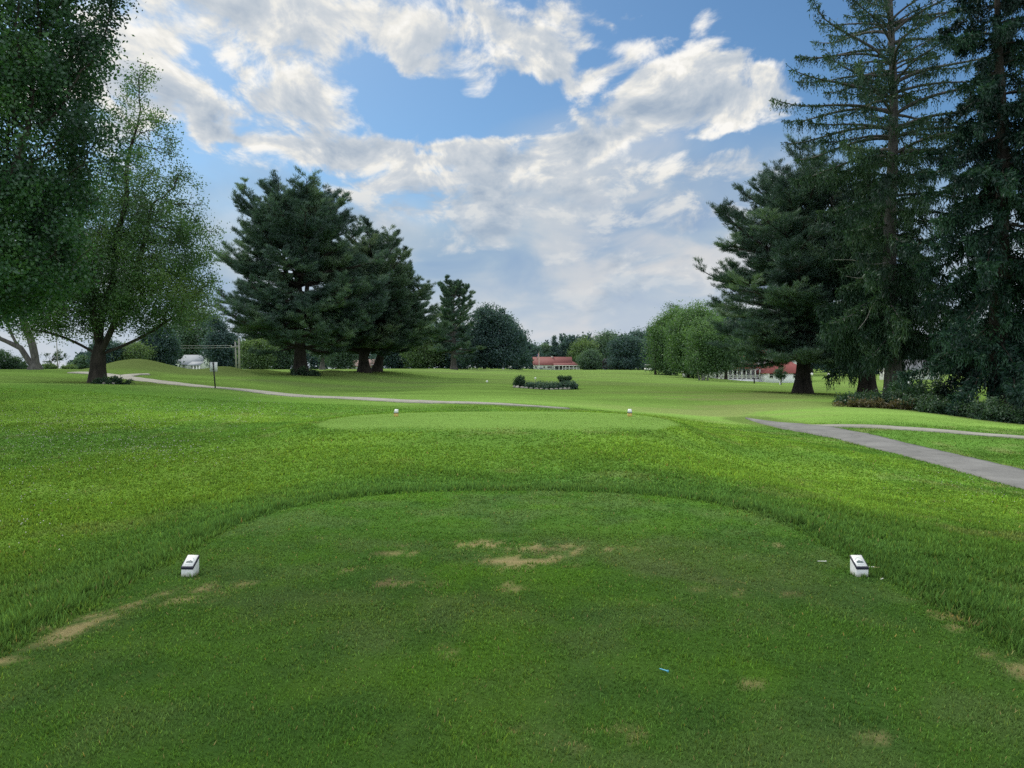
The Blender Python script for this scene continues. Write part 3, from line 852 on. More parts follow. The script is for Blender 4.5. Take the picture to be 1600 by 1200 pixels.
def broadleaf(name, label, cat, loc, blobs, fork, n_att, step, kill, infl, tip, leaves_per, leaf, spread, mats, seed,
              trunk_r=None, group=None, min_leaf_r=.05, twig_prob=1.0, tint_size=2.2, leaf_droop=.25, lean=(0, 0), start=None, par0=None, gaps=(.0, 1.2), thin=None):
    rng = np.random.default_rng(seed)
    t = thing(name, label, cat, loc, group=group)
    att = in_blobs(rng, blobs, n_att)
    k = max(3, int(fork / step) + 1)
    zs = np.linspace(-.3, fork, k)
    st = [(lean[0] * max(z, 0) / fork + .03 * math.sin(z * 3 + seed), lean[1] * max(z, 0) / fork, z) for z in zs]
    if start is not None: st = start; k = len(st)
    N, par = colonize(att, st, step, kill, infl, par0=par0)
    print('nodes', name, len(N))
    rad, child = pipe_radius(N, par, tip)
    if trunk_r:
        s = trunk_r / rad[0]
        e = np.clip((rad / rad[0]), 0, 1) ** .9
        rad = rad * (1 + (s - 1) * e)
    rad2 = rad.copy(); base = N[:, 2] < fork * .8
    rad2[base] = trunk_base(rad[base], N[base, 2], rad[0], .55, .9)
    wig = rng.normal(0, step * .10, N.shape); wig[:k] = 0; N = N + wig
    tb = Buf(); skin_tree(tb, N, par, rad2)
    tw = np.where((rad < min_leaf_r))[0]; tw = tw[tw >= k]
    tw = tw[rng.random(len(tw)) < twig_prob]
    if gaps[0] > 0:      # boughs with open air between them
        nz = .65 * vnoise3(N[tw] / gaps[1], seed) + .35 * vnoise3(N[tw] / (gaps[1] * .45), seed + 5)
        tw = tw[nz > gaps[0]]
    if thin is not None: tw = tw[rng.random(len(tw)) < np.array([thin(z) for z in N[tw, 2]])]
    rep = np.repeat(tw, leaves_per)
    P = N[rep] + rng.normal(0, spread, (len(rep), 3))
    D = rdir(rng, len(rep)); D[:, 2] -= leaf_droop
    ti = np.clip(.55 * clump_tint(P, rng, tint_size, seed=seed) + .75 * (vnoise3(P / .9, seed + 9) - .22), 0, 1)
    cb = Buf(); cb.leaves(P, D, leaf * rng.uniform(.7, 1.25, len(P)), leaf * .75 * rng.uniform(.7, 1.2, len(P)), ti, rng, .12)
    tb.obj("trunk", mats[0], t, smooth=True)
    cb.obj("crown", mats[1], t)
    return t, N, rad, tw

# ---- white pine: whorls of limbs, feathery flat plates of needles
def pine(name, label, loc, H, prof, trunk_r, mats, seed, whorl=.62, per=(4, 6), clear=.12, elev=(-6, 55), tuft=.30, dens=1.0, side=None,
         lean=(0, 0), forks=0, cat="pine tree", group=None, tip_up=.55, width=.05, leaders=None):
    rng = np.random.default_rng(seed)
    t = thing(name, label, cat, loc, group=group)
    tb = Buf(); P = []; D = []; S = []
    def limb(o, az, el, L, r, lev=0):
        k = max(4, int(L / .45)); s = np.linspace(0, 1, k)
        e = el + (tip_up * s ** 1.6) * (1 - max(el, 0) / 1.4) - .18 * np.sin(s * np.pi) * (el < .3)
        a = az + np.cumsum(rng.normal(0, .09, k))
        stp = L / (k - 1)
        d = np.stack([np.cos(a) * np.cos(e), np.sin(a) * np.cos(e), np.sin(e)], 1)
        pts = o + np.concatenate([[np.zeros(3)], np.cumsum(d[:-1] * stp, 0)])
        if r > .012: tb.tube(pts, r * (1 - .85 * s), 5 if r > .05 else 4)
        # side shoots
        if lev < 2:
            ns = max(2, int(L * (2.3 if lev == 0 else 2.6) * dens))
            ss = rng.uniform(.30 if lev == 0 else .15, 1.0, ns)
            for q in ss:
                i = min(int(q * (k - 1)), k - 2); f = q * (k - 1) - i
                p = pts[i] * (1 - f) + pts[i + 1] * f
                sd = 1 if rng.random() < .5 else -1
                l2 = L * (.47 if lev == 0 else .45) * (1.05 - .7 * q) * rng.uniform(.6, 1.2) + .12
                if l2 < .16: continue
                limb(p, a[i] + sd * rng.uniform(.5, 1.15), e[i] * .7 + rng.normal(.06, .10), l2, r * .35 * (1 - .6 * q), lev + 1)
        if lev >= 1:
            m = max(2, int(L / (.16 if lev == 2 else .2) * dens))
            q = rng.uniform(.25, 1.0, m)
            i = np.minimum((q * (k - 1)).astype(int), k - 2); f = (q * (k - 1) - i)[:, None]
            P.append(pts[i] * (1 - f) + pts[i + 1] * f); D.append(d[i]); S.append(np.full(m, 1.0))
        P.append(pts[-1:]); D.append(d[-1:]); S.append(np.ones(1))
    stems = leaders or [(0, 0, 0, H, trunk_r)]
    for (lx, ly, z0, zt, r0) in stems:
        zz = np.linspace(-.3 if z0 == 0 else z0, zt, 26)
        fr = np.clip((zz - z0) / (zt - z0), 0, 1)
        cx = lx * fr ** .75 + lean[0] * np.clip(zz / H, 0, 1) ** 1.3 + .05 * H / 18 * np.sin(zz * .7 + seed)
        cy = ly * fr ** .75 + lean[1] * np.clip(zz / H, 0, 1) ** 1.3
        rr = r0 * (1 - .93 * fr ** .9)
        if z0 == 0: rr = trunk_base(rr, zz, r0, .6, 1.2)
        tb.tube(np.stack([cx, cy, zz], 1), rr, 10)
        z = max(z0 + .5, clear * H)
        off = rng.uniform(0, 6.28)
        while z < zt - .25:
            n = rng.integers(per[0], per[1] + 1)
            f = z / H
            ex = np.interp(f, [0, .35, .75, 1], [R(elev[0]), R(elev[0] * .3 + elev[1] * .2), R(elev[1] * .65), R(elev[1] * 1.2)])
            for j in range(n):
                az = off + j * 2 * np.pi / n + rng.normal(0, .25)
                L = prof(f) * rng.uniform(.42, 1.14)
                if side: L *= side(az, f)
                o = np.array([np.interp(z, zz, cx), np.interp(z, zz, cy), z + rng.normal(0, .12)])
                # limbs of a leader start off-centre: reach the same outline
                if leaders: L = max(.5, L - max(0, (o[0] * math.cos(az) + o[1] * math.sin(az))) * .8)
                if L > .25: limb(o, az, ex + rng.normal(0, .12), L, max(.012, .028 * L * (1.1 - .3 * f)))
            off += 1.1; z += whorl * rng.uniform(.75, 1.25)
    P = np.vstack(P); D = np.vstack(D)
    kn = 10
    rep = np.repeat(np.arange(len(P)), kn)
    Pr = P[rep] + rng.normal(0, .10, (len(rep), 3)) * np.array([1, 1, .5])
    Dr = D[rep] * .75 + rdir(rng, len(rep)) * .75 * np.array([1, 1, .7]) + np.array([0, 0, .26])
    ti = clump_tint(Pr, rng, 1.6, seed=seed)
    cb = Buf(); cb.spikes(Pr, Dr, tuft * .9 * rng.uniform(.6, 1.25, len(rep)), width * .74 * rng.uniform(.7, 1.3, len(rep)), ti, rng)
    tb.obj("trunk", mats[0], t, smooth=True); cb.obj("crown", mats[1], t)
    return t, len(rep)

# ---- spruce: long arching limbs with curtains of hanging twigs
def spruce(name, label, loc, H, prof, trunk_r, mats, seed, whorl=.7, per=(4, 6), clear=.04, e0=(-18, 25), droop=.45, upturn=.6, hang=(.35, .9),
           dens=1.0, wid=.10, fill=lambda f: 1.0, taper=.9, group=None, cat="spruce tree", side=None, needles=.16):
    rng = np.random.default_rng(seed)
    t = thing(name, label, cat, loc, group=group)
    tb = Buf(); P = []; D = []; LL = []; WW = []
    zz = np.linspace(-.3, H, 30); fr = np.clip(zz / H, 0, 1)
    cx = .10 * np.sin(zz * .35 + seed); cy = .08 * np.cos(zz * .4 + seed)
    tb.tube(np.stack([cx, cy, zz], 1), trunk_base(trunk_r * (1 - taper * fr), zz, trunk_r, .5, 1.2), 12)
    z = clear * H; off = 0.0
    while z < H - .2:
        f = z / H; n = rng.integers(per[0], per[1] + 1)
        for j in range(n):
            az = off + j * 2 * np.pi / n + rng.normal(0, .3)
            L = prof(f) * rng.uniform(.38, 1.15)
            if side: L *= side(az, f)
            if L < .2: continue
            k = max(5, int(L / .3)); s = np.linspace(0, 1, k)
            ee = np.interp(f, [0, 1], [R(e0[0]), R(e0[1])]) + rng.normal(0, .10)
            e = ee - droop * np.sin(s * np.pi * .85) + upturn * np.clip(s - .55, 0, 1) ** 1.2 * 2
            a = az + np.cumsum(rng.normal(0, .06, k))
            d = np.stack([np.cos(a) * np.cos(e), np.sin(a) * np.cos(e), np.sin(e)], 1)
            o = np.array([np.interp(z, zz, cx), np.interp(z, zz, cy), z + rng.normal(0, .15)])
            pts = o + np.concatenate([[np.zeros(3)], np.cumsum(d[:-1] * L / (k - 1), 0)])
            r = max(.014, .016 * L + .012)
            tb.tube(pts, r * (1 - .88 * s), 4)
            fl = fill(f)
            # side twigs in a flat spray, and strands hanging from limb and twigs
            ns = int(L * 6.0 * dens * fl) + 1
            q = rng.uniform(.18, 1, ns); i = np.minimum((q * (k - 1)).astype(int), k - 2); ff = (q * (k - 1) - i)[:, None]
            p0 = pts[i] * (1 - ff) + pts[i + 1] * ff
            sg = np.where(rng.random(ns) < .5, 1, -1); sa = a[i] + sg * rng.uniform(.5, 1.2, ns); sl = (.16 + .30 * L * (1.02 - q) * .55) * rng.uniform(.5, 1.3, ns)
            sd = np.stack([np.cos(sa), np.sin(sa), rng.normal(-.12, .15, ns)], 1)
            for m in range(4):
                g_ = (m + .5) / 4
                pp = p0 + sd * (sl * g_)[:, None]
                P.append(pp); D.append(sd + rdir(rng, ns) * .8); LL.append(needles * 1.5 * rng.uniform(.7, 1.3, ns)); WW.append(np.full(ns, wid * .9))
                if m % 2 == 1:
                    hl = rng.uniform(hang[0], hang[1], ns) * (1.1 - .5 * f) * fl ** .3
                    nst = 5
                    for u in range(nst):
                        px_ = pp + np.stack([rng.normal(0, .04, ns), rng.normal(0, .04, ns), -hl * u / nst], 1)
                        P.append(px_); D.append(np.stack([rng.normal(0, .35, ns), rng.normal(0, .35, ns), -np.ones(ns)], 1))
                        LL.append(hl / nst * 1.5); WW.append(wid * (1.0 - .12 * u) * rng.uniform(.6, 1.2, ns))
            # needles along the limb itself
            nn = int(L * 10 * fl) + 2
            q = rng.uniform(.1, 1, nn); i = np.minimum((q * (k - 1)).astype(int), k - 2); ff = (q * (k - 1) - i)[:, None]
            P.append(pts[i] * (1 - ff) + pts[i + 1] * ff); D.append(d[i] * .5 + rdir(rng, nn)); LL.append(needles * 1.3 * rng.uniform(.6, 1.3, nn)); WW.append(np.full(nn, wid * .8))
        off += .9; z += whorl * rng.uniform(.4, 1.6)
    P = np.vstack(P); D = np.vstack(D); LL = np.concatenate(LL); WW = np.concatenate(WW)
    ti = clump_tint(P, rng, 1.3, seed=seed)
    cb = Buf(); cb.leaves(P, D, LL, WW, ti, rng, .1)
    tb.obj("trunk", mats[0], t, smooth=True); cb.obj("crown", mats[1], t)
    return t, len(P)

# ---- trees far off: a trunk, a few limbs and a crown of leaf clumps
def far_tree(name, label, cat, loc, blobs, mats, seed, clumps=60, per=90, leaf=.45, csize=.16, trunk=(.25, 3.0), group=None, trunks=None, drape=0.0, shell=.35, noise=.35):
    rng = np.random.default_rng(seed)
    t = thing(name, label, cat, loc, group=group)
    clumps = int(clumps * 1.3); per = int(per * 1.8); leaf = leaf * .72
    C = in_blobs(rng, blobs, clumps, shell)
    R_ = np.mean([np.mean(b[3:6]) for b in blobs])
    cs = csize * R_ * rng.uniform(.6, 1.5, clumps)
    rep = np.repeat(np.arange(clumps), per)
    P = C[rep] + rng.normal(0, 1, (len(rep), 3)) * cs[rep][:, None] * np.array([1.15, 1.15, .8])
    D = rdir(rng, len(rep))
    if drape: D = D * .6 + np.array([0, 0, -drape])
    zt = (P[:, 2] - P[:, 2].min()) / (np.ptp(P[:, 2]) + 1e-6)
    cl = rng.uniform(.1, .8, clumps)
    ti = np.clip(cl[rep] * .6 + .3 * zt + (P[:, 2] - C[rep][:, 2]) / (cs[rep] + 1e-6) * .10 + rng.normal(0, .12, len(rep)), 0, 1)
    cb = Buf(); cb.leaves(P, D, leaf * rng.uniform(.6, 1.3, len(rep)), leaf * .7 * rng.uniform(.6, 1.2, len(rep)), ti, rng, .1)
    tb = Buf()
    top = max(b[2] for b in blobs)
    for (tx, ty, lx, ly, r0) in (trunks or [(0, 0, 0, 0, trunk[0])]):
        zz = np.linspace(-.3, top, 9); fr = np.clip(zz / top, 0, 1)
        tb.tube(np.stack([tx + lx * fr, ty + ly * fr, zz], 1), trunk_base(r0 * (1 - .8 * fr), zz, r0, .5, 1), 7)
    for c in C[:: max(1, clumps // 14)]:
        z0 = min(trunk[1] + rng.uniform(0, 1), c[2] * .8)
        tb.tube(np.array([(0, 0, z0), (c[0] * .5, c[1] * .5, (z0 + c[2]) / 2 + .2), c]), np.array([trunk[0] * .45, trunk[0] * .25, .03]), 5)
    tb.obj("trunk", mats[0], t, smooth=True); cb.obj("crown", mats[1], t)
    return t

def prof(*pts):
    xs = [p[0] for p in pts]; ys = [p[1] for p in pts]
    return lambda f: float(np.interp(f, xs, ys))
import time
_t0 = time.time()
def lap(s): print("%-28s %.1f" % (s, time.time() - _t0))
def P_of(px, Y): return at(px, Y)

# big dense tree that fills the upper left corner (its trunk stands outside the picture)
l = at(-105, 27)
broadleaf("maple_tree", "large dark dense maple hanging into the upper left corner", "maple tree", l,
    [(-.6,0,8.5,5.4,5.6,5.0), (0,.5,13.4,5.2,5.0,4.8), (2.6,-.3,11.0,3.0,3.6,3.4), (2.9,0,6.2,2.9,3.8,2.6), (3.6,0,8.8,2.1,3,1.6), (1.0,-1,4.6,4.4,4.0,1.8), (4.6,0,15.4,2.6,2.0,1.0,1.6), (2.4,0,16.4,3,3,2.2), (1.6,0,3.4,2.6,3,.8), (6.4,0,15.9,1.3,1,.6,2.5), (5.0,.5,12.4,1.5,1.2,.7,1.8), (5.6,0,9.6,1.5,1.3,.55,2.2), (5.2,0,7.3,1.5,1.3,.6,2), (3.4,0,4.4,1.4,1.5,.7,1.4)],
    2.6, 4200, .42, .66, 3.0, .012, 150, .135, .30, (M_BARK_DARK, M_LEAF_BIG), 11, trunk_r=.48, min_leaf_r=.034, tint_size=2.0, gaps=(.40, 1.7))
LITTER.append((l[0], l[1], 2.2, .7)); lap("big maple")

# the maple with the thick trunk, thinner towards its top
_ms = [(0,0,-.3), (.02,0,.3), (.04,0,.9), (.06,0,1.5), (.10,.0,2.1)]; _mp = [-1, 0, 1, 2, 3]
def _leader(frm, pts):
    for j, q_ in enumerate(pts): _ms.append(tuple(q_)); _mp.append(frm if j == 0 else len(_ms) - 2)
_leader(4, smooth_line([(.15,0,2.5), (.25,.1,4.3), (.85,.2,6.2), (1.0,.1,8.4), (1.75,-.1,10.6), (1.8,0,13.2), (2.35,0,15.2)], 32))
_leader(4, smooth_line([(-.05,.1,2.5), (-.45,.3,4.2), (-.9,.4,6.6), (-1.3,.4,9.6), (-1.2,.3,12)], 22))
_leader(3, smooth_line([(.35,-.1,2.0), (1.2,-.3,3.6), (2.1,-.4,5.6), (2.9,-.4,8), (3.4,-.3,10.6)], 22))
_leader(4, smooth_line([(.1,-.3,2.6), (.3,-.9,4.4), (.5,-1.3,6.6), (.9,-1.4,9)], 16))
_leader(3, smooth_line([(-.3,0,1.9), (-1.3,.1,2.4), (-2.6,.2,2.9), (-4.0,.2,3.2)], 11))
_leader(3, smooth_line([(.4,.1,1.8), (1.6,.2,2.3), (3.0,.2,3.0), (4.4,.1,3.9)], 12))
l = at(152, 45)
broadleaf("maple_tree", "airy maple with a thick short trunk beside the bend of the path", "maple tree", l,
    [(0,0,6.5,4.2,4.2,3.6), (2.6,0,6.0,4.6,4.0,2.9), (5.0,0,4.8,2.3,2.6,1.9), (-2.4,0,5.2,4.2,3.6,2.4), (2.4,0,10.4,3.9,3.6,3.2), (4.6,0,8.6,2.6,2.8,2.6), (2.4,0,13.8,2.7,2.6,3.0), (2.5,0,17.4,1.1,1.1,2.2,1.5), (-1,0,10.5,3.6,3.4,3.4), (-4.4,0,3.4,2.0,2.2,.9), (4.4,0,12.4,.9,.9,1.3,1.6)],
    1.7, 3800, .40, .60, 3.4, .0125, 92, .125, .30, (M_BARK_DARK, M_LEAF_MAPLE), 23, trunk_r=.42, start=_ms, par0=_mp, min_leaf_r=.034, tint_size=2.4, gaps=(.36, 1.1), thin=lambda z: float(np.interp(z, [0, 7, 10, 14, 20], [1, 1, .62, .42, .40])))
LITTER.append((l[0], l[1], 2.6, .9)); lap("maple")

# tree on the left with two leaning trunks
l = at(55, 72)
_st = [(0,0,-.3), (0,0,.2), (-.5,0,.7), (-.95,0,1.4), (-1.4,0,2.1), (-1.9,0,2.7), (-2.3,0,3.5), (-2.6,0,4.3),     # left stem
       (.05,0,.7), (-.08,0,1.5), (-.25,0,2.3), (-.5,0,3.1), (-.85,0,3.8), (-1.1,0,4.6), (-1.2,0,5.4),              # right stem
       (-2.7,0,2.7), (-3.4,0,3.0), (-4.0,0,3.4), (-4.6,0,4.1)]                                                   # low left limb
_pr = [-1,0,1,2,3,4,5,6, 1,8,9,10,11,12,13, 4,15,16,17]
t, N, rad, tw = broadleaf("ash_tree", "tree with two leaning grey stems at the far left edge of the lawn", "tree", l,
    [(-4.5,0,8.5,4.2,4,3.4), (-1,0,10,4.5,4,3.5), (2.2,0,8.6,2.6,3,2.2), (-6,0,5.6,2,2,1.2)], .7, 1100, .55, .9, 3.5, .016, 60, .22, .40, (M_BARK_GREY, M_LEAF_BIG), 31, trunk_r=.50, min_leaf_r=.05, gaps=(.4, 2.0), start=_st, par0=_pr)
lap("ash")

# --- white pines on the left
l = at(470, 70)
pr = prof((0,0), (.12,5.8), (.22,7.6), (.40,7.5), (.55,6.3), (.70,5.6), (.80,5.2), (.88,4.2), (1,1.6))
_, n = pine("white_pine", "largest and widest of the left pines, rounded top, shrubs at its foot", l, 18.6, pr, .62, (M_BARK_DARK, M_PINE), 41, whorl=.84, per=(4, 5), clear=.14, tuft=.30, width=.05, dens=1.15, lean=(-1.0, 0),
     leaders=[(.2,0,0,15.0,.62), (-1.6,.5,3.2,15.6,.34), (1.9,-.6,3.6,14.4,.34)])
LITTER.append((l[0], l[1], 3.2, .8)); lap("pine1 %d" % n)
l = at(570, 80)
pr = prof((0,0), (.12,4.6), (.22,6.3), (.45,6.0), (.62,5.2), (.78,4.4), (.90,3.5), (1,1.2))
_, n = pine("white_pine", "nearer pine of the pair, forked low and leaning right", l, 15.4, pr, .60, (M_BARK_DARK, M_PINE2), 43, whorl=.76, per=(4, 5), clear=.16, tuft=.32, width=.055, dens=1.1, lean=(.6, 0),
     leaders=[(-.8,0,0,12.6,.58), (1.6,.4,1.8,13.2,.40), (-2.2,-.3,2.0,11.2,.36)], side=lambda a, f: 1.12 if math.cos(a) > 0.3 and f < .55 else 1.0)
LITTER.append((l[0], l[1], 3.0, .8)); lap("pine2 %d" % n)
l = at(588, 84)
pr = prof((0,0), (.14,5.2), (.25,6.8), (.42,6.6), (.55,5.4), (.68,4.0), (.85,2.4), (1,.5))
_, n = pine("white_pine", "right hand pine of the pair, bushy side reaching out over the lawn", l, 13.0, pr, .50, (M_BARK_DARK, M_PINE), 47, whorl=.76, per=(4, 5), clear=.18, tuft=.32, width=.055, dens=1.1, lean=(2.2, 0),
     leaders=[(1.4,0,0,11.4,.50), (3.6,.5,2.4,9.6,.28)])
LITTER.append((l[0], l[1], 2.6, .7)); lap("pine3 %d" % n)
l = at(709, 150)
pr = prof((0,0), (.14,3.6), (.25,5.4), (.45,5.4), (.60,4.4), (.68,5.0), (.80,4.4), (.92,3.2), (1,1.0))
_, n = pine("white_pine", "tall slim pine with a bare pale trunk left of the round dark trees", l, 16.2, pr, .62, (M_BARK_GREY, M_PINE), 53, whorl=.72, per=(5, 6), clear=.20, tuft=.50, width=.10, dens=1.0)
lap("pine4 %d" % n)

# --- right hand conifers
l = at(1255, 57)
pr = prof((0,0), (.10,5.4), (.18,7.0), (.30,7.4), (.45,7.0), (.58,6.2), (.72,4.9), (.86,3.6), (.95,2.2), (1,.5))
_, n = pine("white_pine", "broad many-limbed pine with a flared trunk in front of the white inn", l, 18.2, pr, .60, (M_BARK_DARK, M_PINE), 61, whorl=.86, per=(3, 5), clear=.155, tuft=.28, width=.045, dens=1.15,
     leaders=[(.2,0,0,16.0,.58), (-2.6,0,2.2,13.8,.36), (-1.2,.8,2.6,15.4,.32), (2.4,-.3,2.6,15.0,.34)], elev=(-10, 50))
LITTER.append((l[0], l[1], 3.6, 1.0)); lap("pineR %d" % n)
l = at(1357, 51)
pr = prof((0,0), (.05,2.6), (.2,3.8), (.5,3.6), (.75,2.6), (1,.3))
_, n = spruce("spruce_tree", "shorter drooping spruce between the broad pine and the tall grey-trunked spruce", l, 15.5, pr, .55, (M_BARK_DARK, M_SPRUCE), 67, whorl=.60, clear=.19, hang=(.4, 1.1), wid=.085, dens=2.5, e0=(-22, 25))
LITTER.append((l[0], l[1], 2.4, .8)); lap("spruce1 %d" % n)
l = at(1393, 46)
pr = prof((0,0), (.06,3.4), (.2,4.4), (.42,5.4), (.55,7.0), (.70,7.0), (.82,5.8), (.92,3.6), (1,.4))
t_, n = spruce("spruce_tree", "tallest thin-crowned spruce with a bare grey trunk running to the top edge", l, 27.5, pr, .50, (M_BARK_GREY, M_SPRUCE), 71, whorl=.74, clear=.13, hang=(.35, 1.0), wid=.085, dens=1.45, e0=(-16, 38), droop=.40, upturn=.35,
     fill=lambda f: float(np.interp(f, [0, .3, .5, .58, .8, 1], [2.0, 2.0, 1.7, .95, .62, .5])), taper=.78)
LITTER.append((l[0], l[1], 2.6, .9)); db = Buf()
for P_ in ([(-.2,-.1,6.6), (-.9,-.5,6.2), (-1.6,-.9,5.6), (-2.1,-1.2,4.8), (-2.6,-1.3,4.2)], [(-.2,-.2,8.3), (-1.6,-.9,8.1), (-3.0,-1.5,8.25), (-4.4,-2.0,8.2)], [(-.2,-.2,8.0), (-1.2,-.8,7.6), (-2.6,-1.4,7.2), (-3.6,-1.7,7.3)], [(.1,-.3,3.0), (-.35,-.9,2.7), (-.5,-1.2,2.1)]):
    P_ = smooth_line(P_, 14); db.tube(P_, np.linspace(.045, .012, 14), 6)
db.obj("dead_branch", M_BARK_PALE, t_, smooth=True)
lap("spruce2 %d" % n)
l = at(1563, 37)
pr = prof((0,0), (.04,3.4), (.12,4.2), (.35,4.4), (.6,3.9), (.8,3.0), (1,.3))
_, n = spruce("spruce_tree", "dense almost black spruce at the right edge of the picture", l, 25.5, pr, .46, (M_BARK_DARK, M_SPRUCE_D), 73, whorl=.62, per=(5, 6), clear=.085, hang=(.35, .9), wid=.095, dens=3.2, e0=(-14, 15), droop=.55, upturn=.75)
LITTER.append((l[0], l[1], 2.8, 1.0)); lap("spruce3 %d" % n)
l = at(1725, 38)
_, n = spruce("spruce_tree", "spruce whose branches reach in from outside the right edge", l, 22, pr, .42, (M_BARK_DARK, M_SPRUCE_D), 79, whorl=.8, clear=.05, hang=(.3, .75), wid=.11, dens=.7, droop=.55, upturn=.75)
lap("spruce4 %d" % n)
# ------------------------------------------------------------------ trees and shrubs further off
def blobs_px(boxes, base, Y):
    out = []
    for b in boxes:
        x0, x1, yt, yb = b[:4]
        cx = ((x0 + x1) / 2 - CX) / F_PX * Y - base[0]; cz = EYE - ((yt + yb) / 2 - HY) / F_PX * Y - base[2]
        rx = (x1 - x0) / 2 / F_PX * Y; rz = (yb - yt) / 2 / F_PX * Y
        out.append((cx, 0, cz, rx, max(rx, .6 * rz) * .9, rz) + tuple(b[4:]))
    return out
def far(name, label, cat, px, Y, boxes, mats, seed, group=None, **kw):
    kw.setdefault('csize', .2)
    l = at(px, Y)
    if 'tr' in kw:      # trunks in pixels: foot, lean at the top, width
        kw['trunks'] = [((p - px) / F_PX * Y, q * .6, ln / F_PX * Y, 0, w_ / 2 / F_PX * Y) for q, (p, ln, w_) in enumerate(kw.pop('tr'))]
    return far_tree(name, label, cat, l, blobs_px(boxes, l, Y), mats, seed, group=group, **kw)
BD, BG, BP = M_BARK_DARK, M_BARK_GREY, M_BARK_PALE

# left, behind the lawn
far("round_bush", "dark bush at the left edge of the picture on the skyline", "bush", 8, 84, [(-30,22,548,580),(10,38,560,580)], (BD, M_SHRUB), 101, clumps=50, per=90, leaf=.22, trunk=(.08,.4))
far("low_shrub", "small dark shrub left of the forked tree on the skyline", "shrub", 36, 86, [(22,48,566,580),(48,64,569,580)], (BD, M_SHRUB), 102, clumps=30, per=60, leaf=.2, trunk=(.05,.3))
far("low_shrub", "yellowish low shrub under the thin sapling", "shrub", 80, 92, [(70,86,569,579),(64,74,571,579)], (BD, M_FARPALE), 103, clumps=26, per=60, leaf=.2, trunk=(.05,.3))
far("low_shrub", "yellow green shrub just left of the thick maple trunk", "shrub", 106, 92, [(98,116,571,579)], (BD, M_FARPALE), 104, clumps=22, per=60, leaf=.2, trunk=(.05,.3))
far("sapling", "thin young tree with a few tufts of leaves beside a grey pole", "young tree", 81, 96, [(66,76,543,566),(84,104,548,562),(74,90,556,574)], (BG, M_SHRUB), 105, clumps=16, per=16, leaf=.28, csize=.22, trunk=(.06,.8), tr=[(81,-5,1.0),(86,5,.8)])
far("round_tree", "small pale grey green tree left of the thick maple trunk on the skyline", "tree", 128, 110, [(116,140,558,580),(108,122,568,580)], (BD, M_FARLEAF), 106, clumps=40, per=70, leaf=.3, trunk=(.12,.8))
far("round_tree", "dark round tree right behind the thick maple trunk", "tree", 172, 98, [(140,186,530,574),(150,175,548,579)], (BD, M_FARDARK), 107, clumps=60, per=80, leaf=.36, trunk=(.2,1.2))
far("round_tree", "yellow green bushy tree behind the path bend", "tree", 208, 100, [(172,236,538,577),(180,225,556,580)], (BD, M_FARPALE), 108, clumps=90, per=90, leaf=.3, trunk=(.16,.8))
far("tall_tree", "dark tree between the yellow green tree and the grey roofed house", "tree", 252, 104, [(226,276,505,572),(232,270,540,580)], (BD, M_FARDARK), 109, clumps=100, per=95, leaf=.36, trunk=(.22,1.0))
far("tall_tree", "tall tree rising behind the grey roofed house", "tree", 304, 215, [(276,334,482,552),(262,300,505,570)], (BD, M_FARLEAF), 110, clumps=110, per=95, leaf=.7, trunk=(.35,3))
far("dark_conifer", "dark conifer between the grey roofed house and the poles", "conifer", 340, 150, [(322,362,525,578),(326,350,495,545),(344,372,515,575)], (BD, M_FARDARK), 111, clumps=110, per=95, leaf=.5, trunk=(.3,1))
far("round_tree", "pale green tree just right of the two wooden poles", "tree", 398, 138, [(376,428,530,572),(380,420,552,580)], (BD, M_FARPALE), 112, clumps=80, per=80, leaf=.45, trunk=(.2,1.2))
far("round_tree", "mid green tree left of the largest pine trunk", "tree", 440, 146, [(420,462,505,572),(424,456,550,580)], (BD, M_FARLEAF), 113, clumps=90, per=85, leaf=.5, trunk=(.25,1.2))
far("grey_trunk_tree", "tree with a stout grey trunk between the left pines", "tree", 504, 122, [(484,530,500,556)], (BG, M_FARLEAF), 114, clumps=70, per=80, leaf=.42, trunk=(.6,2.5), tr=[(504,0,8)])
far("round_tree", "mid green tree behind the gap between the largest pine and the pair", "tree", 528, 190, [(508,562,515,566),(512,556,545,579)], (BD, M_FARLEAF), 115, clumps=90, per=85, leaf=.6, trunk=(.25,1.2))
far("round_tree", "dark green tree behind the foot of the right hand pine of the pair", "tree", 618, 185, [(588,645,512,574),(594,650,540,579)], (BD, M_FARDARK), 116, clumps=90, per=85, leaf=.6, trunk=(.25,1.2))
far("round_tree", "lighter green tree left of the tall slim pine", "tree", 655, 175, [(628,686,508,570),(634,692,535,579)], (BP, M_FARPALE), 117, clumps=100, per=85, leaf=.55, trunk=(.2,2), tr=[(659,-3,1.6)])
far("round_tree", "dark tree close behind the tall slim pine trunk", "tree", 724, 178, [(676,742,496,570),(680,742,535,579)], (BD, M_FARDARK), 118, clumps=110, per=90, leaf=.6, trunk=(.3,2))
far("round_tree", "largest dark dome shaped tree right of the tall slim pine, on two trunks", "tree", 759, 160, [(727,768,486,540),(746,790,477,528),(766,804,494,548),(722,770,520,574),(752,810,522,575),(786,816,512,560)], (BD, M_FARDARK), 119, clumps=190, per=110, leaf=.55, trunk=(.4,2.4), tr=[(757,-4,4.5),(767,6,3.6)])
far("round_tree", "smaller dark tree sloping down towards the clubhouse", "tree", 801, 185, [(782,808,502,545),(796,820,516,565),(786,824,535,577)], (BD, M_FARDARK), 120, clumps=120, per=95, leaf=.6, trunk=(.35,1.6))
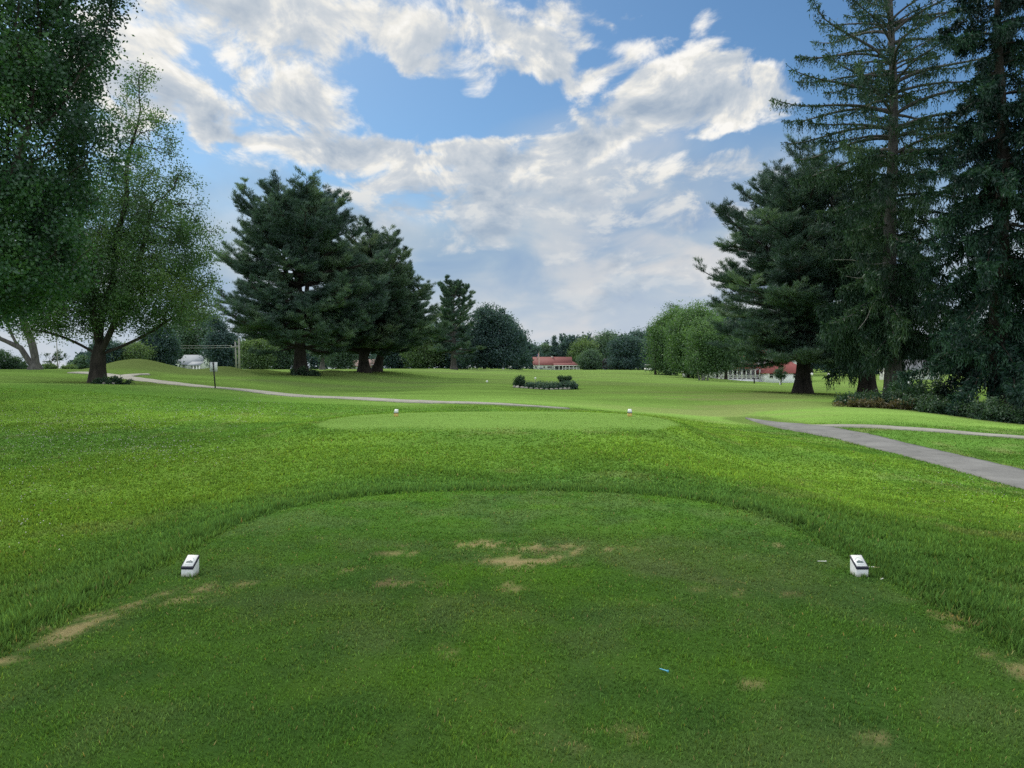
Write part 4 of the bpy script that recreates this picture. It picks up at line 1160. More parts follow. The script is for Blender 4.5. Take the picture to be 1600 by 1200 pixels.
# centre, behind the clubhouse
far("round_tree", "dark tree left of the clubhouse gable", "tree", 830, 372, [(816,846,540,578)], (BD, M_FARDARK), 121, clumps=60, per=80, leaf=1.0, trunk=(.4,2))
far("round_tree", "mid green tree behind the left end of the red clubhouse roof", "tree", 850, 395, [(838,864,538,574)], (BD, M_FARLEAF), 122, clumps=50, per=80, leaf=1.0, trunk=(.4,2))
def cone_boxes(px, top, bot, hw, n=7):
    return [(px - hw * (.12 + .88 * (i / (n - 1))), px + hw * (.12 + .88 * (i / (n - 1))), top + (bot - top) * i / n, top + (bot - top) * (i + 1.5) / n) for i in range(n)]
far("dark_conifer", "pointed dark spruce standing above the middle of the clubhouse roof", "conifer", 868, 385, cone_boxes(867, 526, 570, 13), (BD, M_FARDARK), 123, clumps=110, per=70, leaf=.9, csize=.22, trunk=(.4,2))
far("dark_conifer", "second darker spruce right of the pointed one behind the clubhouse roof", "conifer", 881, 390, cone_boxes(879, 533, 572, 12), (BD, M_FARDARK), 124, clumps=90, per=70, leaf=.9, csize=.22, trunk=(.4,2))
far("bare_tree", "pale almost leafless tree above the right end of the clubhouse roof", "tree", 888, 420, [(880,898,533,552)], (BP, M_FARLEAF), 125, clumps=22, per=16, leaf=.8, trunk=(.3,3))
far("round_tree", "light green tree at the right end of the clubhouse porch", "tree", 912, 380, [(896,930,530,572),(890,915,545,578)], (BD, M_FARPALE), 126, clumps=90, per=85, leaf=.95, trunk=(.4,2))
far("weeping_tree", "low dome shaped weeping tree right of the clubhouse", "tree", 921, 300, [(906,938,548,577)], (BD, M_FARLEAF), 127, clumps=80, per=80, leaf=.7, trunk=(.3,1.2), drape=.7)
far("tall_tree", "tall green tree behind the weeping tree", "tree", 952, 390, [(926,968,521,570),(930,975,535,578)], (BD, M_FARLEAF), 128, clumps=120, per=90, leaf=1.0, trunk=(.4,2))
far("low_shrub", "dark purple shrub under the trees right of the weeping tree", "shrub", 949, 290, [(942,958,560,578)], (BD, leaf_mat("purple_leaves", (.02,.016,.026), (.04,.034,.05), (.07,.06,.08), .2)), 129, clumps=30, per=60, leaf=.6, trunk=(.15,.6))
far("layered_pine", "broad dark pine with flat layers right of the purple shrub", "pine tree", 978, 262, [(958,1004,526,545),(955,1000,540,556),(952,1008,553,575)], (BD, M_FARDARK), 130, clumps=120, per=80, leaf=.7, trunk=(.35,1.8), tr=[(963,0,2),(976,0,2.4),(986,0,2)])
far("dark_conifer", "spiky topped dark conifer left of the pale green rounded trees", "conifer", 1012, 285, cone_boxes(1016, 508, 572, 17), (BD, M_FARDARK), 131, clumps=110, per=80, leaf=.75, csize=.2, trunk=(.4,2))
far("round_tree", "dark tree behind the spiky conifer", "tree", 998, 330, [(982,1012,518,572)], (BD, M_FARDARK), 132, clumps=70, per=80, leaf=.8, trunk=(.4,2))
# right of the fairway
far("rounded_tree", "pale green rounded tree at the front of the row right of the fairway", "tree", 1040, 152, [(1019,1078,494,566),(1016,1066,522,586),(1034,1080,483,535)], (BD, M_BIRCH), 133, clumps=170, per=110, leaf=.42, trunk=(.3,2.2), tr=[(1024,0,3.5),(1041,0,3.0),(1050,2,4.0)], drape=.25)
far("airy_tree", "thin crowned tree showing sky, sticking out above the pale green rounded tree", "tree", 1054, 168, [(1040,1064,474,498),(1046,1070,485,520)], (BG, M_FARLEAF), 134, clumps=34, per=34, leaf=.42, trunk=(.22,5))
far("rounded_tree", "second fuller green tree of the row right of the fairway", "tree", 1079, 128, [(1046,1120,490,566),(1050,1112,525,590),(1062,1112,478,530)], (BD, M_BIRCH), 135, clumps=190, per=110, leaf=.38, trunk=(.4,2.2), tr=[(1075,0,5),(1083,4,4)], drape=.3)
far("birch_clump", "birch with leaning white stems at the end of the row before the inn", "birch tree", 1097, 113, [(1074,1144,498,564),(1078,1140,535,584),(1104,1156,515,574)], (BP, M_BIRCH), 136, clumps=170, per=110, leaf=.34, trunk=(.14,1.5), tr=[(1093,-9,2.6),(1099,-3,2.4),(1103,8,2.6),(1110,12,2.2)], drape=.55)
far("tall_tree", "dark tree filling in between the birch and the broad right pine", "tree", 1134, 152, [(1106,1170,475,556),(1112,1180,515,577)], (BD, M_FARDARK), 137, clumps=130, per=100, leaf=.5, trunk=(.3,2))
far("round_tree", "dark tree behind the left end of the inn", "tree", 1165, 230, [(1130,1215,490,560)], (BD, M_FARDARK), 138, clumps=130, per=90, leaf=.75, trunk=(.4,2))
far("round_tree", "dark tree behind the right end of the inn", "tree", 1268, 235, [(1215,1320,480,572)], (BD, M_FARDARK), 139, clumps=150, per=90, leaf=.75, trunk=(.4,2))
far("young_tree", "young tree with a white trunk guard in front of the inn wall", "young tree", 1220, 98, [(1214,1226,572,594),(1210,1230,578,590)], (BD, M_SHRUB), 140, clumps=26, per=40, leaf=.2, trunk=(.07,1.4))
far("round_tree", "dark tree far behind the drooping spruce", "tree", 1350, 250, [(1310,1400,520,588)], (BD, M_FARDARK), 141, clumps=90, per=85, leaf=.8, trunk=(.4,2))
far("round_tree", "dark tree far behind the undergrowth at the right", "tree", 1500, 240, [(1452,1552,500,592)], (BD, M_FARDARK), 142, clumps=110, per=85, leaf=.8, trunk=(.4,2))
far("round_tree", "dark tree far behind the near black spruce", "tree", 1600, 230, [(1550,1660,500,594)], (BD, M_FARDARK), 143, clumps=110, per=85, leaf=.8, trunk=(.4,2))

# woods that read as one mass
def woods(label, spans, seed, mat):
    rng = np.random.default_rng(seed); cb = Buf()
    for (p0, p1, top0, top1, Y, step) in spans:
        for px in np.arange(p0, p1, step):
            u = (px - p0) / max(1, p1 - p0); tp = top0 + (top1 - top0) * u + rng.normal(0, 3)
            x, y, z = at(px, Y + rng.uniform(-12, 12)); H = (HY - tp) / F_PX * Y + EYE - z
            n = 16; w_ = step * .75 / F_PX * Y
            C = np.stack([x + rng.uniform(-w_, w_, n), y + rng.uniform(-w_, w_, n), z + H * (rng.random(n) ** .7)], 1)
            C[:, 0] = x + (C[:, 0] - x) * (1.1 - .6 * (C[:, 2] - z) / H)
            rep = np.repeat(np.arange(n), 42)
            P = C[rep] + rng.normal(0, 1, (len(rep), 3)) * np.array([w_ * .33, w_ * .33, H * .08])
            ti = np.clip(rng.uniform(.1, .75, n)[rep] + rng.normal(0, .14, len(rep)), 0, 1)
            cb.leaves(P, rdir(rng, len(rep)), Y * .0032 * rng.uniform(.7, 1.3, len(rep)), Y * .0025, ti, rng, .1)
    tag(cb.obj("woods", mat), label, kind="stuff")
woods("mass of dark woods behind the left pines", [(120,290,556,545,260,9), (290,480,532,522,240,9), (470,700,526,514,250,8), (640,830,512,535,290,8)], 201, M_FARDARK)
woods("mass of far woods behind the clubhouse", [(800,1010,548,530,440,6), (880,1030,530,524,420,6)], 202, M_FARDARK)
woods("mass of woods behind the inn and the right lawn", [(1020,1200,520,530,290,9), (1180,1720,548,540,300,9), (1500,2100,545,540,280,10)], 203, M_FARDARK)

# ------------------------------------------------------------------ undergrowth below the right spruces
def shrub(name, label, loc, blobs, mat, seed, clumps=34, per=70, leaf=.11, group=None, stems=5, cat="shrub", csize=.2):
    rng = np.random.default_rng(seed); t = thing(name, label, cat, loc, group=group)
    C = in_blobs(rng, blobs, clumps, .2); R_ = np.mean([np.mean(b[3:6]) for b in blobs]); cs = csize * R_ * rng.uniform(.6, 1.4, clumps)
    rep = np.repeat(np.arange(clumps), per); P = C[rep] + rng.normal(0, 1, (len(rep), 3)) * cs[rep][:, None]
    P[:, 2] = np.maximum(P[:, 2], .01)
    zt = P[:, 2] / (P[:, 2].max() + 1e-6)
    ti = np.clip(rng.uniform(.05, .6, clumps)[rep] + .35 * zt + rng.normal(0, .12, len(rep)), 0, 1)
    D = rdir(rng, len(rep)); D[:, 2] += .2
    cb = Buf(); cb.leaves(P, D, leaf * rng.uniform(.6, 1.4, len(rep)), leaf * .6 * rng.uniform(.6, 1.3, len(rep)), ti, rng, .15)
    tb = Buf()
    for c in C[:: max(1, clumps // (stems * 2))]:
        tb.tube(np.array([(c[0] * .2, c[1] * .2, -.05), (c[0] * .6, c[1] * .6, c[2] * .55), c]), np.array([.018, .013, .004]), 5)
    tb.obj("stem", M_BARK_DARK, t, smooth=True); cb.obj("foliage", mat, t)
    return t
_ug = [(1335,40.5,.9,.42,M_SHRUB,"low pale tipped shrub at the left end of the undergrowth"), (1362,40.5,1.0,.55,M_SHRUB,"shrub in the undergrowth before the drooping spruce"),
       (1398,40,1.1,.65,M_SHRUB,"shrub hiding the foot of the tall grey spruce"), (1418,42,1.0,1.6,M_LEAF_BIG,"taller leafy shrub right of the tall grey spruce trunk"), (1440,38.5,1.2,.7,M_SHRUB,"dark shrub in the undergrowth midway between the two big spruces"),
       (1462,40,1.0,1.5,M_SHRUB,"tall bushy shrub left of the gap with sunlit lawn"), (1482,37,1.2,.55,M_SHRUB,"low shrub under the gap with sunlit lawn"), (1516,36,1.1,.55,M_SHRUB,"low shrub left of the near black spruce trunk"),
       (1548,34.5,1.1,.7,M_SHRUB,"shrub at the foot of the near black spruce"), (1586,34,1.2,.5,M_SHRUB,"shrub right of the near black spruce trunk"), (1622,33.5,1.2,.6,M_SHRUB,"shrub cut by the right edge of the picture")]
for i, (px, Y, hw, h, m, lab) in enumerate(_ug):
    l = at(px, Y)
    shrub("undergrowth_shrub", lab, l, [(0,0,h*.45,hw,.9,h*.6), (.3*hw,-.3,h*.3,hw*.8,.7,h*.4), (-.4*hw,.2,h*.35,hw*.7,.7,h*.5)], m, 300 + i, clumps=55, per=80, leaf=.12, group="undergrowth below the right spruces")
    LITTER.append((l[0], l[1] - .5, 1.6, .75))
l = at(1372, 38.6)
shrub("dry_weeds", "fringe of dry brownish weeds along the front of the undergrowth", l, [(-1.2,0,.12,1.0,.3,.2), (.2,-.1,.12,1.0,.3,.2), (1.4,-.1,.12,.8,.3,.2)], leaf_mat("dry_weed", (.06,.055,.02), (.13,.11,.045), (.24,.19,.09), .3), 320, clumps=50, per=60, leaf=.13, cat="weeds")
l = at(176, 43.6)
shrub("weed_patch", "patch of dark weeds at the foot of the thick maple trunk", l, [(0,0,.14,.65,.4,.22), (.6,0,.1,.5,.4,.16), (-.7,.1,.1,.5,.4,.14)], M_SHRUB, 321, clumps=40, per=60, leaf=.10, cat="weeds")
l = at(480, 68.6)
shrub("foot_shrub", "low dark shrub at the foot of the largest left pine", l, [(.1,0,.35,.7,.6,.45), (-.9,0,.25,.6,.5,.35), (.6,0,.25,.5,.5,.3)], M_SHRUB, 322, clumps=44, per=60, leaf=.14)

# ------------------------------------------------------------------ planting bed in the fairway
Yb = 60.0
def bed(px, dy=0.0): return at(px, Yb + dy)
mp = Yb / F_PX
shrub("round_bush", "round dark bush at the left end of the planting bed", bed(812), [(0,0,.42,.40,.40,.42), (-.1,0,.25,.36,.4,.3), (.15,0,.62,.25,.25,.22)], M_SHRUB, 331, clumps=70, per=90, leaf=.09, cat="bush")
shrub("flat_topped_bush", "flat topped lighter bush standing up at the right end of the planting bed", bed(882, .7), [(-.1,0,.82,.42,.35,.22), (.3,0,.78,.28,.3,.18), (0,0,.4,.35,.3,.4)], M_SHRUB, 332, clumps=70, per=90, leaf=.09, cat="bush")
for i, (px, w_, h, lab) in enumerate([(828,.62,.34,"low dark spreading juniper next to the round bush in the planting bed"), (848,.75,.46,"spreading juniper in the middle of the planting bed"), (868,.75,.40,"spreading juniper right of the middle of the planting bed"), (888,.6,.52,"spreading juniper at the right end of the planting bed behind the pale stones")]):
    shrub("juniper", lab, bed(px), [(0,0,h*.5,w_,.7,h*.55), (.2,-.3,h*.35,w_*.8,.5,h*.4)], M_PINE, 335 + i, clumps=60, per=80, leaf=.11, group="junipers in the planting bed")
M_ROCK = plain_mat("field_stone", (.36,.34,.31), .9, .35, 5.0, bump=.6)
def rock(name, label, loc, s, seed, group=None):
    import bmesh
    bm = bmesh.new(); bmesh.ops.create_icosphere(bm, subdivisions=2, radius=1)
    rr = random.Random(seed); k = [Vector((rr.uniform(-1,1), rr.uniform(-1,1), rr.uniform(-1,1))).normalized() for _ in range(7)]
    for v in bm.verts:
        n = v.co.normalized(); d = 1 - .22 * max(max(0, n.dot(q) - .45) for q in k) * 1.6
        v.co = Vector((n.x * s[0] * d, n.y * s[1] * d, n.z * s[2] * d))
    me = bpy.data.meshes.new(name); bm.to_mesh(me); bm.free(); me.materials.append(M_ROCK)
    o = bpy.data.objects.new(name, me); COL.objects.link(o); o.location = (loc[0], loc[1], loc[2] + s[2] * .45); o.rotation_euler = (0, 0, seed)
    return tag(o, label, "stone", group)
_rk = [(803.5,.17,.13,"pale stone at the extreme left end of the planting bed"), (809,.22,.15,"larger grey stone under the round bush"), (816,.20,.12,"second grey stone under the round bush"), (822,.18,.10,"grey stone left of the bed's shaded front"), (830,.2,.08,None), (838,.22,.09,None), (846,.2,.08,None), (854,.22,.08,None), (862,.2,.09,None),
       (869,.18,.09,None), (876,.22,.11,"long pale stone at the right front of the planting bed"), (883,.2,.13,"pale stone between the long one and the corner of the planting bed"), (889,.17,.15,"upright pale stone near the right corner of the planting bed"), (895,.2,.13,"grey stone at the right end of the planting bed")]
for i, (px, w_, h, lab) in enumerate(_rk):
    rock("border_stone", lab or "low dark stone along the shaded front of the planting bed", at(px, Yb - .75 + (.35 if px < 808 or px > 892 else 0)), (w_, w_ * .8, h), 400 + i, "stones edging the planting bed" if lab else "shaded stones along the front of the planting bed")
LITTER.append((bed(828)[0], Yb, 1.1, .9)); LITTER.append((bed(850)[0], Yb, 1.1, .9)); LITTER.append((bed(875)[0], Yb, 1.1, .9)); LITTER.append((bed(892)[0], Yb, .8, .9))
for i, (px, Y, s) in enumerate([(163, 43.4, .09), (172, 43.3, .07), (177, 43.3, .10)]):
    rock("small_stone", ["small pale stone nearest the thick maple trunk", "smallest stone among the weeds by the thick maple", "small pale stone furthest right of the thick maple trunk"][i], at(px, Y), (s * 1.3, s, s), 450 + i, "stones by the maple")
lap("far plants")
# ------------------------------------------------------------------ buildings
M_WALL = plain_mat("white_clapboard", (.86,.88,.91), .6, .05, 1.5, grime=(-.2,.35,(.60,.60,.57)))
M_TRIM = plain_mat("white_trim", (.82,.82,.81), .5, .04, 2.0)
M_GLASS = plain_mat("dark_glass", (.022,.028,.036), .12, .3, 1.0, spec=.6)
def roof_mat(name, col, rows):
    m, nt = new_mat(name); P = nt.node('ShaderNodeTexCoord').outputs['Object']
    wv = nt.node('ShaderNodeTexWave', bands_direction='Z'); nt.put(wv.inputs['Vector'], P); wv.inputs['Scale'].default_value = rows; wv.inputs['Distortion'].default_value = .6
    n = nt.noise(P, 1.1, 5, .6); n2 = nt.noise(P, 9, 3, .6)
    f = nt.math('ADD', nt.math('MULTIPLY', wv.outputs[1], .22), nt.math('ADD', nt.math('MULTIPLY', n, .5), nt.math('MULTIPLY', n2, .35)))
    c = nt.ramp(f, [(.3, tuple(x * .72 for x in col)), (.75, tuple(min(1, x * 1.2) for x in col))])
    b = nt.node('ShaderNodeBsdfPrincipled'); nt.put(b.inputs['Base Color'], c); b.inputs['Roughness'].default_value = .8; surf(nt, b.outputs[0]); return m
M_RED = roof_mat("red_shingles", (.22,.070,.066), 4.0)
M_RED2 = roof_mat("bright_red_shingles", (.26,.070,.064), 4.0)
M_METAL = roof_mat("pale_metal_roof", (.27,.30,.33), 1.2)
M_BRICKW = plain_mat("white_chimney", (.72,.70,.68), .8, .12, 6.0)
M_DECK = plain_mat("porch_floor", (.42,.42,.41), .7, .1, 3.0)
M_DARKIN = plain_mat("painted_porch_shade", (.16,.18,.20), .8, .15, 2.0)  # porch shade put into the colour

def gable(b, x0, x1, y0, y1, ze, zr, ov=.3, th=.14, axis='x', hip0=0.0, hip1=0.0):
    """roof with its ridge along x, slabs with thickness, optional hipped ends"""
    ym = (y0 + y1) / 2
    f = []
    X0, X1 = x0 - ov, x1 + ov
    sl = (zr - ze) / (ym - y0)
    ya, yb_ = y0 - ov, y1 + ov; zl = ze - ov * sl
    top = [(X0, ya, zl), (X1, ya, zl), (X1 - hip1, ym, zr), (X0 + hip0, ym, zr), (X1, yb_, zl), (X0, yb_, zl)]
    v = top + [(p[0], p[1], p[2] - th) for p in top]
    q = [(0,1,2,3), (3,2,4,5), (9,8,7,6), (11,10,8,9), (1,0,6,7), (5,4,10,11)]
    t = [(0,3,5), (1,4,2), (6,11,9), (7,8,10)]
    if hip0 == 0: t = [x for x in t if x not in [(0,3,5), (6,11,9)]]; q += [(0,3,9,6), (3,5,11,9)]
    else: q += [(5,0,6,11)]
    if hip1 == 0: t = [x for x in t if x not in [(1,4,2), (7,8,10)]]; q += [(2,1,7,8), (4,2,8,10)]
    else: q += [(1,4,10,7)]
    if axis == 'y':
        v = [(p[1], p[0], p[2]) for p in v]; q = [tuple(reversed(k)) for k in q]; t = [tuple(reversed(k)) for k in t]
    b.add(v, q, t); return b
def gable_wall(b, x0, x1, y0, y1, z0, ze, zr, axis='x'):
    """box with gable triangles at its x ends"""
    ym = (y0 + y1) / 2
    v = [(x0,y0,z0),(x1,y0,z0),(x1,y1,z0),(x0,y1,z0),(x0,y0,ze),(x1,y0,ze),(x1,y1,ze),(x0,y1,ze),(x0,ym,zr),(x1,ym,zr)]
    q = [(0,1,5,4),(2,3,7,6),(1,2,6,5),(3,0,4,7),(3,2,1,0)]; t = [(5,6,9),(7,4,8)]
    if axis == 'y': v = [(p[1], p[0], p[2]) for p in v]; q = [tuple(reversed(k)) for k in q]; t = [tuple(reversed(k)) for k in t]
    b.add(v, q, t); return b
def window(parent, x, z, w_, h, y, bars=True):
    f = Buf(); e = .07
    f.box(x-w_/2-e, x-w_/2, y-.06, y+.02, z-e, z+h+e); f.box(x+w_/2, x+w_/2+e, y-.06, y+.02, z-e, z+h+e)
    f.box(x-w_/2, x+w_/2, y-.06, y+.02, z+h, z+h+e); f.box(x-w_/2-.03, x+w_/2+.03, y-.09, y+.02, z-e-.003, z)
    if bars: f.box(x-w_/2, x+w_/2, y-.045, y-.02, z+h/2-.025, z+h/2+.025)
    o = f.obj("window", M_TRIM, parent)
    g_ = Buf(); g_.box(x-w_/2, x+w_/2, y-.02, y+.01, z, z+h); g_.obj("pane", M_GLASS, o)
    return o

# --- the clubhouse
def clubhouse():
    Y = 338.0; s = Y / F_PX; px0 = 868
    l = at(px0, Y); X = lambda p: (p - px0) * s
    t = thing("clubhouse", "long white clubhouse with red roof and columned porch at the end of the fairway", "building", l)
    D = 9.0; H = lambda py: EYE - (py - HY) * s - l[2]
    ze, zr = H(569.2), H(557.4)
    b = Buf(); gable_wall(b, X(834), X(893), 0, D, -.6, ze, zr - .1); b.obj("wall", M_WALL, t)
    r = Buf(); gable(r, X(834), X(893.5), 0, D, ze, zr, .35); rf = r.obj("roof", M_RED, t)
    c = Buf(); c.box(X(862.2), X(864.6), D/2-.4, D/2+.4, zr-.4, H(556.6)); c.box(X(861.9), X(864.9), D/2-.5, D/2+.5, H(556.6), H(556.6)+.15); c.obj("chimney", M_BRICKW, rf)
    # porch: lean-to roof along the right half and round the right end
    p = Buf(); zp = H(570.6)
    v = [(X(864.5),-2.6,zp),(X(906),-2.6,zp),(X(893.8),-.02,ze+.55),(X(864.5),-.02,ze+.55),(X(906),D*.7,zp),(X(893.8),D*.5,ze+.55+1.2)]
    v += [(a,b_,c_-.16) for a,b_,c_ in v]
    p.add(v, [(0,1,2,3),(1,4,5,2),(9,8,7,6),(8,11,10,7),(1,0,6,7),(4,1,7,10),(0,3,9,6)]); p.obj("porch_roof", M_RED, t)
    fa = Buf(); fa.box(X(864.5), X(906)+.02, -2.66, -2.60, zp-.34, zp-.05); fa.obj("porch_fascia", M_TRIM, t)
    fl = Buf(); fl.box(X(865), X(905), -2.4, -.01, -.5, H(577.6)); fl.box(X(893.2), X(905), 0, D*.6, -.5, H(577.6)); fl.obj("porch_floor", M_DECK, t)
    iw = Buf(); iw.box(X(866.5), X(893), -.06, -.003, H(577.6), zp+.3); iw.obj("porch_shade_panel", M_DARKIN, t)  # dark panel over the white wall, painting in the porch shade
    for px in (866, 873, 878.5, 883.6, 888.8, 895.5, 900.5, 904.5):
        q = Buf(); q.box(X(px)-.17, X(px)+.17, -2.35, -2.05, H(577.6), zp-.16); q.box(X(px)-.24, X(px)+.24, -2.42, -1.98, H(577.6), H(577.6)+.2); q.obj("porch_post", M_TRIM, t)
    for px in (869.5, 875.7, 881, 886.2, 891):
        window(t, X(px), H(577.6)+.7, .85, 1.05, -.08)
    ra = Buf()
    for z in (.35, .85): ra.box(X(878.7), X(904.4), -2.24, -2.18, H(577.6)+z, H(577.6)+z+.09)
    for k in range(34): xx = X(879) + k * (X(904) - X(879)) / 33; ra.box(xx-.03, xx+.03, -2.235, -2.185, H(577.6)+.35, H(577.6)+.86)
    ra.obj("railing", M_TRIM, t)
    for px, w_ in ((837.4, .75), (850.2, .6), (856.4, .6), (858.6, .6), (860.8, .6)): window(t, X(px), H(575.2), w_, (575.2 - 572.2) * s, -.0)
    u = Buf(); u.box(X(842.5), X(846), -.9, -.2, -.3, H(575.0)); u.box(X(842.3), X(846.2), -.95, -.15, H(575.0), H(575.0)+.1); o = u.obj("meter_box", plain_mat("grey_box", (.16,.20,.22), .6), t)
    bd = Buf(); bd.box(X(834)-.08, X(834)+.12, -.09, -.002, -.6, ze); bd.box(X(834)+.12, X(864.4), -.05, -.002, -.6, -.1); bd.obj("corner_board", M_TRIM, t)
clubhouse()

# --- flagpole with a limp flag
def flagpole():
    Y = 318.0; s = Y / F_PX; l = at(842.3, Y)
    t = thing("flagpole", "tall white flagpole in front of the clubhouse roof", "flagpole", l)
    h = EYE - (550.5 - HY) * s - l[2]
    b = Buf(); b.tube([(0,0,-.2),(0,0,h*.5),(0,0,h)], np.array([.12,.10,.06]), 10); b.obj("pole", plain_mat("pole_white", (.80,.74,.72), .5, .05), t, smooth=True)
    c = Buf(); c.tube([(0,0,h-.02),(0,0,h+.07),(0,0,h+.16),(0,0,h+.22)], np.array([.05,.12,.10,.01]), 10); c.obj("finial", plain_mat("gilt", (.6,.45,.15), .35, .05, metal=.8), t, smooth=True)
    # striped flag hanging in folds, canton at the top
    nu, nv = 27, 20; W, Hh = 1.0, 2.7
    V = []; M = []
    for j in range(nv + 1):
        for i in range(nu + 1):
            u = i / nu; v = j / nv
            V.append((-.12 - u * W * (.55 + .45 * (1 - abs(v - .4))), .20 * math.sin(u * 9 + v * 1.5) * (0.4 + u), h - .35 - v * Hh - .55 * u * (1 - .3 * v)))
    q = []; m = []
    f = Buf()
    qs = [[], [], []]
    for j in range(nv):
        for i in range(nu):
            k = j * (nu + 1) + i; stripe = 0 if (i * 13 // nu) % 2 == 0 else 1
            if j < nv * .42 and i > nu * .44: stripe = 2
            qs[stripe].append((k, k + nu + 1, k + nu + 2, k + 1))
    f.add(V, qs[0], m=0); n0 = f.n; f.n = 0
    f.add(np.zeros((0, 3)), qs[1], m=1); f.add(np.zeros((0, 3)), qs[2], m=2); f.n = n0
    o = f.obj("flag", [plain_mat("flag_red", (.50,.06,.07), .8), plain_mat("flag_white", (.80,.80,.80), .8), plain_mat("flag_blue", (.05,.07,.22), .8)], None, smooth=True, loc=l)
    tag(o, "red and white striped flag with blue canton hanging limp from the flagpole", "flag")
flagpole()

# --- the inn on the right
def inn():
    Y = 175.0; s = Y / F_PX; p0 = 1200; l = at(p0, Y); X = lambda p: (p - p0) * s; H = lambda py: EYE - (py - HY) * s - l[2]
    t = thing("inn", "white two storey inn with red roofs and veranda behind the broad right pine", "building", l)
    ze = H(556); zr = H(540)
    b = Buf(); gable_wall(b, X(1118), X(1262), 3.0, 12, -1.2, ze, zr-.1); b.obj("wall", M_WALL, t)
    r = Buf(); gable(r, X(1118), X(1262), 3.0, 12, ze, zr, .4); rf = r.obj("roof", M_RED2, t)
    # cross gable over the right half
    g1 = Buf(); gable_wall(g1, 1.6, 7.4, X(1206), X(1236), H(581), H(556.5), H(545), axis='y'); g1.obj("gable_wall", M_WALL, t)
    g2 = Buf(); gable(g2, 1.6, 7.2, X(1206), X(1236), H(556.5), H(544.4), .3, axis='y'); g2.obj("gable_roof", M_RED2, t)
    window(t, X(1221), H(566), .9, 1.2, 1.6)
    # single storey wing with its own hipped red roof
    w_ = Buf(); w_.box(X(1186), X(1252), -4.0, 2.9, -1.2, H(580.6)); w_.obj("wing_wall", M_WALL, t)
    wr = Buf(); gable(wr, X(1186), X(1252), -4.0, 2.9, H(580.6), H(562), .35, hip0=3.6, hip1=3.6); wr.obj("wing_roof", M_RED2, t)
    for px in (1196, 1232, 1241): window(t, X(px), H(590), .75, 1.1, -4.0)
    d = Buf(); d.box(X(1186)-.06, X(1252)+.06, -4.08, -4.002, -.9, -.15); d.obj("base_board", plain_mat("weathered_board", (.40,.42,.44), .8, .2), t)
    # veranda on the left
    vf = Buf(); vf.box(X(1120), X(1185.6), -1.6, 2.98, -1.2, H(592)); vf.obj("veranda_floor", M_DECK, t)
    vr = Buf(); zt = H(574.5)
    v = [(X(1119),-2.0,zt),(X(1186.2),-2.0,zt),(X(1186.2),2.97,zt+1.2),(X(1119),2.97,zt+1.2)]; v += [(a,c,e-.18) for a,c,e in v]
    vr.add(v, [(0,1,2,3),(7,6,5,4),(1,0,4,5),(0,3,7,4),(2,1,5,6)]); vr.obj("veranda_roof", M_RED2, t)
    for k in range(10):
        px = 1121 + k * 7; q = Buf(); q.box(X(px)-.13, X(px)+.13, -1.55, -1.29, H(592), zt-.18+.0); q.box(X(px)-.19, X(px)+.19, -1.6, -1.24, H(592), H(592)+.22); q.obj("veranda_post", M_TRIM, t)
    ra = Buf()
    for z in (.25, .85): ra.box(X(1121), X(1184), -1.46, -1.38, H(592)+z, H(592)+z+.08)
    for k in range(60): xx = X(1121) + k * (X(1184) - X(1121)) / 59; ra.box(xx-.03, xx+.03, -1.45, -1.39, H(592)+.25, H(592)+.86)
    ra.obj("railing", M_TRIM, t)
    sk = Buf(); sk.box(X(1120), X(1185.6), -1.68, -1.61, -1.2, H(592)-.12); sk.obj("skirting", M_WALL, t)
    for px in (1128, 1142, 1156, 1172): window(t, X(px), H(590), 1.0, 1.7, 2.97)
    for px in (1128, 1142, 1156, 1170, 1184, 1197): window(t, X(px), H(570), .9, 1.4, 3.0)
    c = Buf(); c.box(X(1150), X(1156), 7, 8.2, zr-.8, zr+1.4); c.obj("chimney", M_BRICKW, rf)
inn()

def small_house(name, label, px, Y, x0, x1, base, eave, ridge, depth, wallm, roofm, wins=(), cat="house", hip=0.0, gables=None):
    s = Y / F_PX; l = at(px, Y); X = lambda p: (p - px) * s; H = lambda py: EYE - (py - HY) * s - l[2]
    t = thing(name, label, cat, l)
    b = Buf(); gable_wall(b, X(x0), X(x1), 0, depth, -1.5, H(eave), H(ridge) - .1 if not hip else H(eave) + .01); b.obj("wall", wallm, t)
    r = Buf(); gable(r, X(x0), X(x1), 0, depth, H(eave), H(ridge), .35, hip0=hip, hip1=hip); r.obj("roof", roofm, t)
    for (wx, wz, ww, wh) in wins: window(t, X(wx), H(wz), ww, wh, 0.0)
    return t, X, H
# house with the pale metal roof, left
t, X, H = small_house("house", "small white house with a pale metal roof behind the grass mounds", 296, 178, 280, 312, 579, 568, 554, 7, M_WALL, M_METAL, [(302, 574.5, .8, .8)])
g1 = Buf(); gable_wall(g1, -2.2, -.01, X(276.5), X(287), -1.2, H(567.5), H(562), axis='y'); g1.obj("gable_wall", M_WALL, t)
g1 = Buf(); gable(g1, -2.2, 0, X(276.5), X(287), H(567.5), H(561.5), .25, axis='y'); g1.obj("gable_roof", M_METAL, t)
cp = Buf(); v = [(X(300),-2.8,H(570.5)),(X(319.5),-2.8,H(570.5)),(X(319.5),-.02,H(565)),(X(300),-.02,H(565))]; v += [(a,b_,c_-.14) for a,b_,c_ in v]
cp.add(v, [(0,1,2,3),(7,6,5,4),(1,0,4,5),(2,1,5,6),(3,2,6,7),(0,3,7,4)]); cp.obj("carport_roof", M_METAL, t)
for px in (309.5, 314.5, 318.8):
    q = Buf(); q.box(X(px)-.14, X(px)+.14, -2.7, -2.45, -1.2, H(570.5)-.14); q.obj("carport_post", M_TRIM, t)
